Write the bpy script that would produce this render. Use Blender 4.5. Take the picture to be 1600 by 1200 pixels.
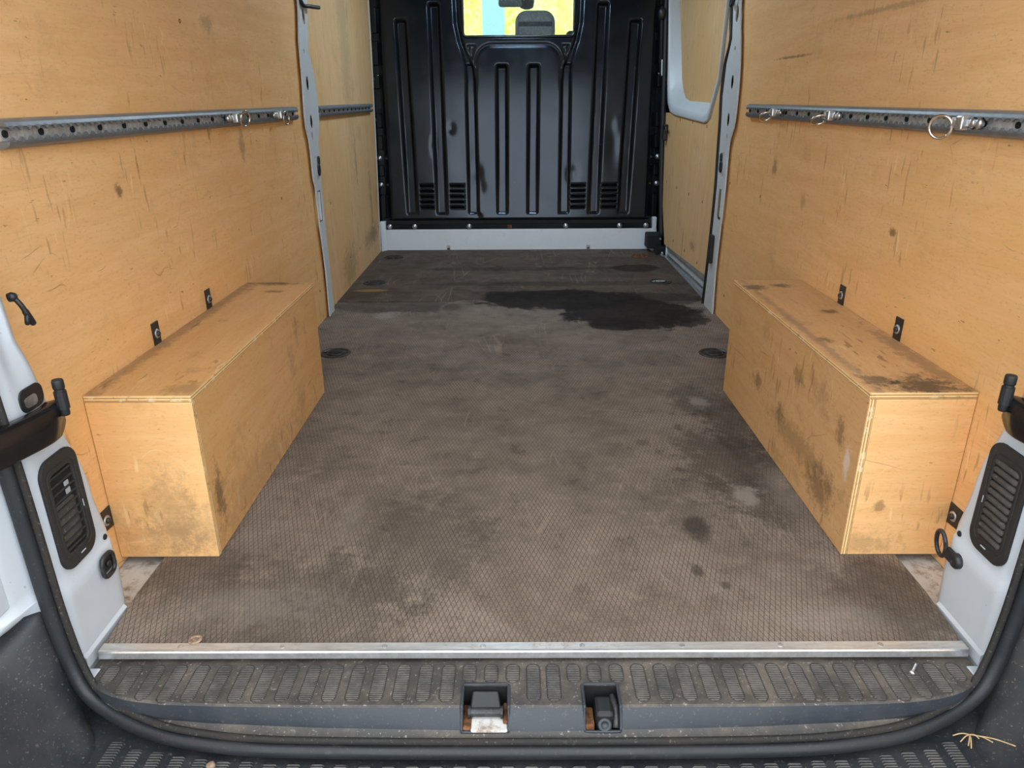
import bpy, bmesh, math, random
from mathutils import Vector, Matrix
random.seed(7)
for o in list(bpy.data.objects): bpy.data.objects.remove(o)
scn = bpy.context.scene
COL = scn.collection

# ------------------------------------------------------------------ camera
def set_camera():
    F, P, Y, RO = 1130.9, .3765, -.0047, -.0063
    fwd = Vector((math.sin(Y)*math.cos(P), math.cos(Y)*math.cos(P), -math.sin(P)))
    rt = Vector((math.cos(Y), -math.sin(Y), 0)); up = rt.cross(fwd)
    c, s = math.cos(RO), math.sin(RO)
    rt, up = c*rt+s*up, -s*rt+c*up
    cam = bpy.data.cameras.new('camera'); o = bpy.data.objects.new('camera', cam); COL.objects.link(o)
    m = Matrix((rt, up, -fwd)).transposed().to_4x4(); m.translation = (-.0286, -1.0661, .93)
    o.matrix_world = m
    cam.sensor_width = 36; cam.lens = 36*F/1600; cam.clip_start = .01; cam.clip_end = 200
    scn.camera = o
set_camera()
# ------------------------------------------------------------------ sky, exposure
w = bpy.data.worlds.new('sky'); scn.world = w; w.use_nodes = True
bg = w.node_tree.nodes['Background']; bg.inputs[0].default_value = (.90, .96, 1.0, 1); bg.inputs[1].default_value = 3.1
scn.view_settings.view_transform = 'Standard'; scn.view_settings.look = 'None'
scn.view_settings.gamma = 1; scn.view_settings.use_curve_mapping = False
scn.view_settings.exposure = 0.22
# sun ahead of the van: it lights the hedge and the yard, the van's own body shades the doorway
sd = bpy.data.lights.new('sun', 'SUN'); sd.energy = 8.0; sd.angle = .01; sd.color = (1, .95, .86)
so = bpy.data.objects.new('sun', sd); COL.objects.link(so); so.rotation_euler = (math.radians(-38), math.radians(8), 0)

# ------------------------------------------------------------------ materials
class NT:
    def __init__(s, name, rough=.5, metal=0, spec=.5):
        s.m = bpy.data.materials.new(name); s.m.use_nodes = True; s.t = s.m.node_tree
        s.b = s.t.nodes['Principled BSDF']; s.b.inputs['Roughness'].default_value = rough
        s.b.inputs['Metallic'].default_value = metal; s.b.inputs['Specular IOR Level'].default_value = spec
        s.geo = None; s.tc = None
    def n(s, k, **kw):
        x = s.t.nodes.new(k)
        for a, b in kw.items(): setattr(x, a, b)
        return x
    def put(s, sock, v):
        if v is None: return
        if hasattr(v, 'is_linked') or isinstance(v, bpy.types.NodeSocket): s.t.links.new(v, sock)
        else:
            if isinstance(v, (tuple, list)) and len(v) == 3 and sock.type == 'RGBA': v = (*v, 1)
            sock.default_value = v
    def pos(s):
        if not s.geo: s.geo = s.n('ShaderNodeNewGeometry')
        return s.geo.outputs['Position']
    def objc(s):
        if not s.tc: s.tc = s.n('ShaderNodeTexCoord')
        return s.tc.outputs['Object']
    def mp(s, v, scale=(1,1,1), loc=(0,0,0), rot=(0,0,0)):
        x = s.n('ShaderNodeMapping'); s.put(x.inputs[0], v); x.inputs[1].default_value = loc
        x.inputs[2].default_value = rot; x.inputs[3].default_value = scale
        return x.outputs[0]
    def noise(s, v, sc, det=4, ro=.6, dist=0, col=False):
        x = s.n('ShaderNodeTexNoise'); s.put(x.inputs['Vector'], v); x.inputs['Scale'].default_value = sc
        x.inputs['Detail'].default_value = det; x.inputs['Roughness'].default_value = ro; x.inputs['Distortion'].default_value = dist
        return x.outputs['Color' if col else 'Fac']
    def vor(s, v, sc, feat='F1', rnd=1):
        x = s.n('ShaderNodeTexVoronoi', feature=feat); s.put(x.inputs['Vector'], v); x.inputs['Scale'].default_value = sc
        x.inputs['Randomness'].default_value = rnd
        return x.outputs['Distance']
    def math(s, op, a, b=None, c=None, clamp=False):
        x = s.n('ShaderNodeMath', operation=op, use_clamp=clamp)
        s.put(x.inputs[0], a); s.put(x.inputs[1], b); s.put(x.inputs[2], c)
        return x.outputs[0]
    def ss(s, v, a, b, lo=0., hi=1.):
        x = s.n('ShaderNodeMapRange', interpolation_type='SMOOTHSTEP'); s.put(x.inputs[0], v)
        x.inputs[1].default_value = a; x.inputs[2].default_value = b; x.inputs[3].default_value = lo; x.inputs[4].default_value = hi
        return x.outputs[0]
    def mix(s, f, a, b, mode='MIX'):
        x = s.n('ShaderNodeMix', data_type='RGBA', blend_type=mode)
        s.put(x.inputs[0], f); s.put(x.inputs[6], a); s.put(x.inputs[7], b)
        return x.outputs[2]
    def xyz(s, v):
        x = s.n('ShaderNodeSeparateXYZ'); s.put(x.inputs[0], v); return x.outputs
    def vm(s, op, a, b=None):
        x = s.n('ShaderNodeVectorMath', operation=op); s.put(x.inputs[0], a); s.put(x.inputs[1], b)
        return x.outputs['Value' if op in ('LENGTH', 'DISTANCE', 'DOT_PRODUCT') else 'Vector']
    def blob(s, c, size, warp=None, amp=.0, soft=.25, rotz=0):
        """a stain with a shape of its own, round a world point"""
        v = s.vm('SUBTRACT', s.pos(), c)
        if rotz: v = s.mp(v, rot=(0, 0, rotz))
        v = s.vm('DIVIDE', v, size)
        l = s.vm('LENGTH', v)
        if warp is not None:
            l = s.math('ADD', l, s.math('MULTIPLY', s.math('SUBTRACT', warp, .5), amp))
        return s.ss(l, 1-soft, 1+soft, 1, 0)
    def bump(s, h, st=.2, d=.002):
        x = s.n('ShaderNodeBump'); s.put(x.inputs['Height'], h); x.inputs['Strength'].default_value = st; x.inputs['Distance'].default_value = d
        s.t.links.new(x.outputs[0], s.b.inputs['Normal'])
    def col(s, v): s.put(s.b.inputs['Base Color'], v); return s
    def rough(s, v): s.put(s.b.inputs['Roughness'], v); return s

M = {}
def simple(k, col, rough=.5, metal=0, var=.12, sc=30, spec=.5, bump=0):
    t = NT(k, rough, metal, spec)
    n = t.noise(t.objc(), sc, 5, .65)
    d = tuple(c*(1-var*1.6) for c in col); l = tuple(min(1, c*(1+var)) for c in col)
    t.col(t.mix(t.ss(n, .3, .7), d, l))
    if bump: t.bump(n, bump, .001)
    M[k] = t.m
    return t

def ply(k, grain='y', dirt=.3, hue=(1, 1, 1), seed=0, extra=None, bright=1.):
    t = NT(k, .62, 0, .25)
    sc = {'y': (9, .9, 9), 'z': (9, 9, .9), 'x': (.9, 9, 9)}[grain]
    p = t.mp(t.pos(), loc=(seed*3.1, seed*1.7, seed*2.3))
    g = t.noise(t.mp(p, sc), 3.2, 7, .68, .35)
    fine = t.noise(t.mp(p, tuple(v*6 for v in sc)), 4, 3, .6)
    big = t.noise(p, 1.6, 3, .55)
    H = lambda c: tuple(a*b*bright for a, b in zip(c, hue))
    c = t.mix(t.ss(g, .3, .72), H((.80, .448, .186)), H((.87, .525, .245)))
    c = t.mix(t.math('MULTIPLY', t.ss(big, .42, .7), .5), c, H((.80, .43, .140)))
    c = t.mix(t.math('MULTIPLY', t.ss(fine, .5, .75), .22), c, H((.58, .32, .11)))
    sp = t.noise(t.mp(p, tuple(v*.25+1 for v in sc)), 60, 4, .7)
    c = t.mix(t.math('MULTIPLY', t.ss(sp, .54, .70), .46), c, H((.55, .31, .125)))
    # mottled handling dirt
    d1 = t.noise(p, 5.5, 8, .72); d2 = t.noise(t.mp(p, sc), 2, 6, .75, 2.5)
    dm = t.math('MULTIPLY', t.ss(d1, .54, .72), dirt)
    c = t.mix(dm, c, (.26, .165, .085))
    c = t.mix(t.math('MULTIPLY', t.ss(d2, .61, .70), dirt*.8), c, (.10, .065, .035))
    # strokes and dashes left by loads, in clusters
    cl = t.ss(t.noise(p, 3.3, 3, .6), .50, .62)
    ax = (60, 12, 60) if 'top' in k else (60, 60, 9)
    for rx, off, a, cc in ((.28, 0, .55, (.22, .125, .055)), (-.45, 5, .5, (.17, .10, .05)), (.7, 9, .40, H((1.0, .78, .42)))):
        st = t.noise(t.mp(p, ax, (off, off*.7, off*.3), (rx, rx*.6, rx*.4)), 1.0, 2, .5)
        c = t.mix(t.math('MULTIPLY', t.math('MULTIPLY', t.ss(st, .655, .70), cl), a*(.55+dirt)), c, cc)
    # small dark nicks
    nk = t.noise(t.mp(p, tuple((v*.32+.7) for v in sc)), 26, 3, .6)
    c = t.mix(t.math('MULTIPLY', t.ss(nk, .70, .76), .75), c, (.16, .085, .035))
    # pale hairline scratches
    wv = t.noise(p, 3, 2, .5, 0, True)
    pv = t.vm('ADD', t.mp(p, (1, 2.2, 1.4), rot=(.6, .4, .9)), t.vm('MULTIPLY', wv, (.35, .35, .35)))
    ed = t.vor(pv, 3.6, 'DISTANCE_TO_EDGE')
    sm = t.math('MULTIPLY', t.ss(ed, .0, .006, 1, 0), t.ss(t.noise(p, 7, 2), .55, .68))
    c = t.mix(t.math('MULTIPLY', sm, .38), c, H((.95, .70, .36)))
    ed2 = t.vor(t.vm('ADD', t.mp(p, (1.6, 1, 2.5), loc=(4, 2, 1)), t.vm('MULTIPLY', wv, (.5, .5, .5))), 2.7, 'DISTANCE_TO_EDGE')
    sm2 = t.math('MULTIPLY', t.ss(ed2, .0, .006, 1, 0), t.ss(t.noise(p, 5, 2), .60, .68))
    c = t.mix(t.math('MULTIPLY', sm2, .55), c, (.17, .09, .035))
    if extra: c = extra(t, c, d1)
    t.col(c); t.bump(t.math('ADD', g, t.math('MULTIPLY', fine, .6)), .12, .002)
    M[k] = t.m

def marks(lst):
    def f(t, c, d1):
        wp = t.noise(t.pos(), 34, 6, .8)
        for cen, size, col, a in lst:
            c = t.mix(t.math('MULTIPLY', t.blob(cen, size, wp, 4.5, .6), a*.8), c, col)
        return c
    return f
KN = (.10, .052, .025)
ply('plywood_left', 'y', .22, seed=1, extra=marks([((-.893, .557, .746), (.03, .012, .014), KN, .9), ((-.893, 1.1, .84), (.03, .008, .02), KN, .6),
    ((-.893, .66, .79), (.03, .004, .03), KN, .7), ((-.893, 1.35, .80), (.03, .02, .035), (.2, .11, .05), .6), ((-.893, 1.2, 1.13), (.03, .035, .02), (.2, .14, .08), .5)]))
ply('plywood_left_front', 'z', .28, (.90, .97, 1.10), seed=2, extra=marks([((-.9, 3.1, .60), (.03, .02, .10), (.12, .08, .045), .5), ((-.9, 3.45, .33), (.03, .03, .2), (.13, .09, .05), .45),
    ((-.9, 2.75, .10), (.03, .16, .09), (.14, .10, .06), .5), ((-.9, 3.05, 1.25), (.03, .10, .6), (.30, .21, .12), .35), ((-.9, 3.4, .15), (.03, .2, .05), (.1, .07, .045), .6)]))
ply('plywood_right', 'y', .2, seed=3, extra=marks([((.893, 1.55, 1.05), (.03, .13, .004), KN, .8), ((.893, .71, .62), (.03, .016, .008), KN, .9), ((.893, 1.3, .62), (.03, .02, .02), (.3, .18, .08), .5),
    ((.893, 1.6, .70), (.03, .02, .03), KN, .6), ((.893, .95, 1.13), (.03, .25, .006), (.26, .14, .06), .55)]))
ply('plywood_door', 'z', .25, (.88, .95, 1.06), seed=4, extra=marks([((.905, 2.75, .20), (.03, .05, .025), KN, .5), ((.905, 2.98, .18), (.03, .006, .07), KN, .8)]))
ply('box_left_top', 'y', .62, (.78, .76, .74), seed=5, extra=marks([((-.80, 1.2, .383), (.06, .02, .03), (.025, .02, .02), .85), ((-.88, .75, .383), (.02, .6, .03), (.16, .10, .06), .6), ((-.77, 1.1, .383), (.03, .012, .03), KN, .7),
    ((-.70, .30, .383), (.04, .03, .03), (.14, .09, .05), .5)]))
ply('box_right_top', 'y', .65, (.74, .72, .72), seed=6, extra=marks([((.80, .30, .383), (.055, .05, .03), (.018, .018, .02), .95), ((.72, .33, .383), (.03, .03, .03), (.03, .026, .026), .8), ((.71, 1.12, .383), (.03, .03, .03), (.03, .025, .025), .85),
    ((.80, 1.14, .383), (.025, .02, .03), (.03, .025, .025), .85), ((.72, .60, .383), (.015, .02, .03), (.04, .03, .03), .8), ((.83, .85, .383), (.02, .015, .03), (.02, .02, .02), .8), ((.70, .7, .383), (.01, .5, .03), (.2, .14, .1), .6),
    ((.87, .45, .383), (.025, .22, .03), (.15, .09, .05), .6)]))
ply('box_left_side', 'y', .55, (.80, .78, .76), seed=7, extra=marks([((-.677, .32, .13), (.03, .02, .05), (.05, .035, .025), .8), ((-.677, .55, .05), (.03, .25, .06), (.22, .14, .08), .4)]))
ply('box_right_side', 'y', .6, (.76, .75, .74), seed=8, extra=marks([((.677, .31, .20), (.03, .012, .03), (.75, .66, .6), .7), ((.677, .42, .08), (.03, .06, .04), (.08, .055, .035), .7), ((.677, .7, .14), (.03, .02, .025), KN, .7),
    ((.677, .62, .28), (.03, .03, .02), KN, .6), ((.677, .36, .25), (.03, .02, .03), KN, .7), ((.677, .9, .16), (.03, .03, .02), KN, .7), ((.677, .55, .12), (.03, .2, .03), (.13, .09, .055), .5)]))
ply('box_left_end', 'x', .25, (1, 1.02, 1.04), seed=9, bright=1.03, extra=marks([((-.76, .264, .11), (.05, .03, .085), (.24, .15, .08), .45), ((-.70, .264, .07), (.06, .03, .06), (.30, .19, .10), .35), ((-.78, .264, .05), (.09, .03, .04), (.30, .19, .10), .4)]))
ply('box_right_end', 'x', .14, (1, 1.0, .98), seed=10, bright=1.03, extra=marks([((.74, .264, .12), (.012, .03, .010), (.16, .085, .04), .7), ((.69, .264, .03), (.09, .03, .025), (.22, .13, .06), .5)]))
def ply_edge(k, axis):
    t = NT(k, .7, 0, .2)
    x = t.xyz(t.pos())['XYZ'.index(axis)]
    s = t.math('SINE', t.math('MULTIPLY', x, 2*math.pi/.0060))
    n = t.noise(t.pos(), 60, 5, .7)
    c = t.mix(t.ss(s, -.75, -.2), (.36, .19, .075), (.86, .58, .27))
    c = t.mix(t.math('MULTIPLY', t.ss(n, .55, .72), .75), c, (.20, .13, .075))
    c = t.mix(t.math('MULTIPLY', t.ss(t.noise(t.pos(), 35, 4), .56, .66), .6), c, (.85, .70, .45))
    t.col(c); t.bump(n, .3, .002); M[k] = t.m
for a in 'XYZ': ply_edge('ply_edge_'+a, a)

def mat_floor():
    t = NT('phenolic_floor', .7, 0, .16)
    P = t.pos(); X = t.xyz(P)
    n1 = t.noise(P, 3.2, 7, .7); n2 = t.noise(P, 11, 6, .72); n3 = t.noise(P, 60, 4, .7)
    c = t.mix(t.ss(n1, .32, .66), (.165, .128, .100), (.300, .238, .188))
    c = t.mix(t.math('MULTIPLY', t.ss(n2, .5, .72), .6), c, (.37, .30, .24))
    c = t.mix(t.math('MULTIPLY', t.ss(n2, .3, .46, 1, 0), .6), c, (.085, .065, .053))
    c = t.mix(t.math('MULTIPLY', t.ss(n3, .5, .8), .4), c, (.25, .20, .16))
    n4 = t.noise(P, 260, 3, .7)
    c = t.mix(t.ss(n4, .35, .65, .30, 0), c, (.04, .03, .025)); c = t.mix(t.ss(n4, .55, .75, 0, .30), c, (.42, .36, .30))
    # the front board, past the seam, is toned darker
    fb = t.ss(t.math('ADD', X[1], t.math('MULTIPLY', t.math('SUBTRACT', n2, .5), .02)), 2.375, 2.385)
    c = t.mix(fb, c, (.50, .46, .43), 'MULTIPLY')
    # pressed lozenge lines
    def ln(sg):
        u = t.math('ADD', t.math('MULTIPLY', X[0], 1/.0105), t.math('MULTIPLY', X[1], sg/.030))
        f = t.math('ABSOLUTE', t.math('SUBTRACT', t.math('FRACT', u), .5))
        return t.ss(f, .0, .10, 1, 0)
    L = t.math('MAXIMUM', ln(1), ln(-1))
    lm = t.math('MULTIPLY', L, t.ss(n1, .30, .62, .40, .85))
    c = t.mix(lm, c, (.028, .020, .016))
    # load drag marks
    wv = t.noise(P, 2, 2, .5, 0, True)
    for sc, rz, off, a in (((5, .55, 1), .06, (0, 0, 0), .5), ((6, .8, 1), -.12, (3, 1, 0), .45), ((3, 3, 1), .9, (7, 2, 0), .35)):
        e = t.vor(t.vm('ADD', t.mp(P, sc, off, (0, 0, rz)), t.vm('MULTIPLY', wv, (.5, .25, 0))), 1.5, 'DISTANCE_TO_EDGE')
        sm = t.math('MULTIPLY', t.ss(e, 0, .010, 1, 0), t.ss(t.noise(P, 4, 3), .46, .66))
        c = t.mix(t.math('MULTIPLY', sm, a), c, (.36, .29, .23))
    wp = t.noise(P, 6, 7, .7); wf = t.noise(P, 18, 7, .78)
    dk = (.016, .011, .009)
    for cen, size, amp, a in (((.20, 2.42, 0), (.40, .19, .1), 1.5, .95), ((.50, 2.18, 0), (.30, .25, .1), 1.6, .95), ((.72, 2.10, 0), (.14, .13, .1), 1.5, .8), ((.42, 2.0, 0), (.12, .10, .1), 1.2, .9), ((.10, 2.52, 0), (.3, .09, .1), 1.2, .9), ((.66, 2.42, 0), (.25, .12, .1), 1.5, .6),
        ((-.60, 2.30, 0), (.35, .10, .1), 1.5, .45), ((.68, 3.12, 0), (.14, .10, .1), 1.2, .75), ((0, 3.12, 0), (.55, .05, .1), 1.2, .4), ((.2, 2.75, 0), (.7, .05, .1), 1.3, .35)):
        c = t.mix(t.math('MULTIPLY', t.blob(cen, size, wp, amp, .12), a), c, dk)
    for cen, size, amp, a in (((.393, .373, 0), (.030, .050, .1), .9, .8), ((.355, .21, 0), (.012, .02, .1), .8, .7), ((.40, .16, 0), (.01, .012, .1), .5, .6), ((.56, .70, 0), (.13, .22, .1), 1.9, .6), ((.63, .95, 0), (.07, .25, .1), 1.6, .55),
        ((.55, 1.15, 0), (.06, .14, .1), 1.8, .5), ((.60, .50, 0), (.10, .12, .1), 1.7, .5), ((-.45, .10, 0), (.22, .16, .1), 1.8, .45), ((-.13, .36, 0), (.04, .05, .1), 1.6, .3), ((-.25, .30, 0), (.14, .2, .1), 1.9, .35), ((-.7, .2, 0), (.1, .1, .1), 1.5, .4), ((.72, .12, 0), (.1, .12, .1), 1.6, .5), ((.34, .82, 0), (.02, .02, .1), 1.2, .4)):
        c = t.mix(t.math('MULTIPLY', t.blob(cen, size, wf, amp*2.0, .4), a*.9), c, (.035, .027, .022))
    for cen, size, a in (((.547, .517, 0), (.028, .05, .1), .6), ((-.42, .42, 0), (.03, .08, .1), .15), ((.57, 1.12, 0), (.03, .04, .1), .5), ((-.55, .10, 0), (.14, .05, .1), .2), ((.66, .55, 0), (.05, .1, .1), .3), ((-.62, 2.15, 0), (.05, .05, .1), .5), ((.60, .06, 0), (.10, .04, .1), .22)):
        c = t.mix(t.math('MULTIPLY', t.blob(cen, size, wf, 5.0, .5), a), c, (.36, .31, .27))
    # ring left by a bucket, orange scuff
    l = t.vm('LENGTH', t.vm('SUBTRACT', P, (-.245, 2.27, 0)))
    rg = t.math('MULTIPLY', t.ss(t.math('ABSOLUTE', t.math('SUBTRACT', l, .135)), .004, .016, 1, 0), t.ss(n2, .35, .6))
    c = t.mix(t.math('MULTIPLY', rg, .55), c, (.23, .18, .14))
    c = t.mix(t.math('MULTIPLY', t.blob((-.78, 2.62, 0), (.09, .025, .1), wf, .8, .3), .6), c, (.40, .20, .05))
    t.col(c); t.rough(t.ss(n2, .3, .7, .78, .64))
    t.bump(t.math('ADD', t.math('MULTIPLY', L, -1), t.math('MULTIPLY', n3, .5)), .35, .0012)
    M['phenolic_floor'] = t.m
mat_floor()

def paint(k, col, rough=.35, dirt=.25, dcol=(.25, .2, .15), sc=16):
    lo = .46 if dirt > .5 else .56
    t = NT(k, rough, 0, .5)
    n = t.noise(t.pos(), sc, 7, .72); b = t.noise(t.pos(), 3, 3, .6)
    c = t.mix(t.ss(b, .3, .7), tuple(v*.93 for v in col), col)
    c = t.mix(t.math('MULTIPLY', t.ss(n, lo, lo+.18), dirt), c, dcol)
    sp = t.noise(t.pos(), 140, 2, .5)
    c = t.mix(t.math('MULTIPLY', t.ss(sp, .72, .78), dirt*1.6, clamp=True), c, (.06, .05, .05))
    t.col(c); t.rough(t.ss(n, .4, .8, rough, rough+.25)); t.bump(n, .06, .002); M[k] = t.m
paint('white_paint', (.59, .635, .69), .32, .20, (.45, .42, .37))
paint('white_pan', (.66, .65, .62), .5, .9, (.24, .145, .085), 20)
paint('grey_primer', (.36, .385, .41), .42, .2)
paint('pillar_paint', (.60, .62, .63), .38, .2)
paint('roof_paint', (.085, .085, .088), .7, .1)
paint('crossmember_paint', (.74, .80, .86), .35, .15)

def black_plastic(k, base, dust, dcol=(.21, .17, .13), rough=.5, sc=7):
    t = NT(k, rough, 0, .5)
    n = t.noise(t.pos(), sc, 8, .75); f = t.noise(t.pos(), 180, 3, .6); m = t.noise(t.pos(), 40, 4, .7)
    c = t.mix(t.math('MULTIPLY', t.ss(n, .40, .68), dust), base, dcol)
    c = t.mix(t.math('MULTIPLY', t.ss(f, .60, .74), min(1, dust*1.1)), c, (.42, .38, .33))
    c = t.mix(t.math('MULTIPLY', t.ss(m, .62, .74), dust*.8), c, (.30, .25, .20))
    t.col(c); t.rough(t.ss(n, .35, .7, rough, rough+.25)); t.bump(f, .25, .0008); M[k] = t.m
black_plastic('sill_dusty', (.045, .042, .040), .62)
black_plastic('sill_face', (.030, .036, .046), .14, (.14, .13, .13), .38)
black_plastic('bumper_plastic', (.016, .019, .024), .26, (.10, .085, .07), .45, 4)
black_plastic('seal_rubber', (.012, .014, .018), .07, (.10, .09, .08), .42)
black_plastic('seal_lip', (.014, .013, .012), .22, (.09, .07, .055), .7)
black_plastic('vent_plastic', (.020, .019, .018), .10, (.09, .08, .07), .55)
black_plastic('louvre_rubber', (.050, .045, .042), .35, (.14, .12, .10), .65, 30)
def pad_mat(k, base, dcol, per):
    t = NT(k, .6, 0, .4)
    y = t.xyz(t.pos())[1]
    s = t.math('SINE', t.math('MULTIPLY', y, 2*math.pi/per))
    n = t.noise(t.pos(), 14, 7, .75)
    c = t.mix(t.ss(n, .34, .66), base, dcol)
    c = t.mix(t.math('MULTIPLY', t.ss(s, .45, .9), .75), c, (.018, .017, .017))
    t.col(c); t.bump(s, .6, .002); M[k] = t.m
pad_mat('sill_pad', (.060, .058, .056), (.175, .155, .135), .0042)
pad_mat('bumper_pad', (.05, .052, .056), (.125, .118, .112), .0052)

def mat_bulkhead():
    t = NT('bulkhead_paint', .22, 0, .5)
    n = t.noise(t.pos(), 5, 6, .7); f = t.noise(t.pos(), 110, 2, .5); m = t.noise(t.pos(), 9, 3, .6)
    c = t.mix(t.ss(n, .35, .7), (.005, .006, .008), (.009, .010, .012))
    chip = t.math('MULTIPLY', t.ss(f, .74, .78), t.ss(m, .55, .65))
    c = t.mix(t.math('MULTIPLY', chip, .8), c, (.35, .34, .33))
    t.col(c); t.rough(t.ss(n, .3, .75, .15, .22)); t.bump(m, .03, .004); t.b.inputs['Specular Tint'].default_value = (.74, .85, 1, 1); M['bulkhead_paint'] = t.m
mat_bulkhead()
simple('black_satin', (.018, .018, .019), .4)
simple('black_gloss', (.010, .009, .009), .22, var=.2)
simple('black_matte', (.012, .012, .012), .8)
simple('groove_dirt', (.055, .048, .042), .8)
simple('cavity_black', (.006, .006, .006), .9)
simple('rubber_black', (.013, .013, .014), .55)
simple('rail_anodised', (.21, .225, .24), .40, .35, .10, 40)
simple('rail_channel', (.58, .59, .60), .42, .35, .18, 60)
simple('zinc', (.62, .63, .64), .32, .9, .12, 60)
simple('chrome', (.80, .78, .74), .18, 1, .05)
simple('bolt_steel', (.55, .55, .54), .4, .7, .2, 80)
simple('rust', (.16, .062, .022), .85, 0, .5, 50, bump=.4)
simple('dark_rust', (.060, .035, .022), .8, .2, .6, 60, bump=.3)
simple('ring_dark_steel', (.055, .055, .058), .45, .5, .3, 70)
simple('asphalt', (.13, .13, .13), .9, 0, .3, 40)
simple('cab_grey', (.20, .21, .22), .8, 0, .1, 30)
simple('seat_cloth', (.60, .64, .68), .9, 0, .12, 60)
simple('seat_band', (.25, .26, .28), .9, 0, .3, 150)
simple('mirror_grey', (.35, .40, .44), .5)
simple('pale_blue', (.26, .50, .54), .6, 0, .05)
simple('stone', (.34, .24, .16), .8, 0, .3, 90, bump=.3)
simple('straw', (.55, .38, .19), .7)
simple('door_sill_grey', (.40, .42, .43), .38, .2, .12, 20)
def mat_alu():
    t = NT('aluminium_strip', .42, .55, .5)
    n = t.noise(t.pos(), 22, 7, .75); m = t.noise(t.mp(t.pos(), (2, 14, 14)), 9, 4, .7)
    c = t.mix(t.ss(m, .3, .7), (.50, .48, .45), (.66, .64, .60))
    c = t.mix(t.math('MULTIPLY', t.ss(n, .56, .70), .55), c, (.27, .20, .14))
    t.col(c); t.rough(t.ss(n, .4, .7, .38, .6)); M['aluminium_strip'] = t.m
mat_alu()
simple('alu_bright', (.78, .79, .80), .3, .85, .1, 60)
def mat_fill():  # glowing face of the added roof fill lamps
    t = NT('fill_white', .4); t.col((.9, .9, .9)); t.b.inputs['Emission Color'].default_value = (.93, .97, 1, 1); t.b.inputs['Emission Strength'].default_value = 6; M['fill_white'] = t.m
mat_fill()
def mat_glass():
    t = NT('cab_glass', .02, 0, .5); t.b.inputs['Transmission Weight'].default_value = 1; t.b.inputs['IOR'].default_value = 1.05
    t.col((.93, .97, .97)); M['glass'] = t.m
mat_glass()
def mat_leaf():
    t = NT('leaves', .7, 0, .2)
    n = t.noise(t.pos(), 2.2, 5, .7); n2 = t.noise(t.pos(), 14, 3, .6)
    c = t.mix(t.ss(n, .38, .62), (.74, .86, .30), (.97, .97, .68))
    c = t.mix(t.math('MULTIPLY', t.ss(n2, .55, .7), .6), c, (.50, .58, .12))
    t.col(c)
    tr = t.n('ShaderNodeBsdfTranslucent'); t.put(tr.inputs[0], c)
    ms = t.n('ShaderNodeMixShader'); ms.inputs[0].default_value = .45
    t.t.links.new(t.b.outputs[0], ms.inputs[1]); t.t.links.new(tr.outputs[0], ms.inputs[2])
    t.t.links.new(ms.outputs[0], t.t.nodes['Material Output'].inputs[0]); M['leaves'] = t.m
mat_leaf()

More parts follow.
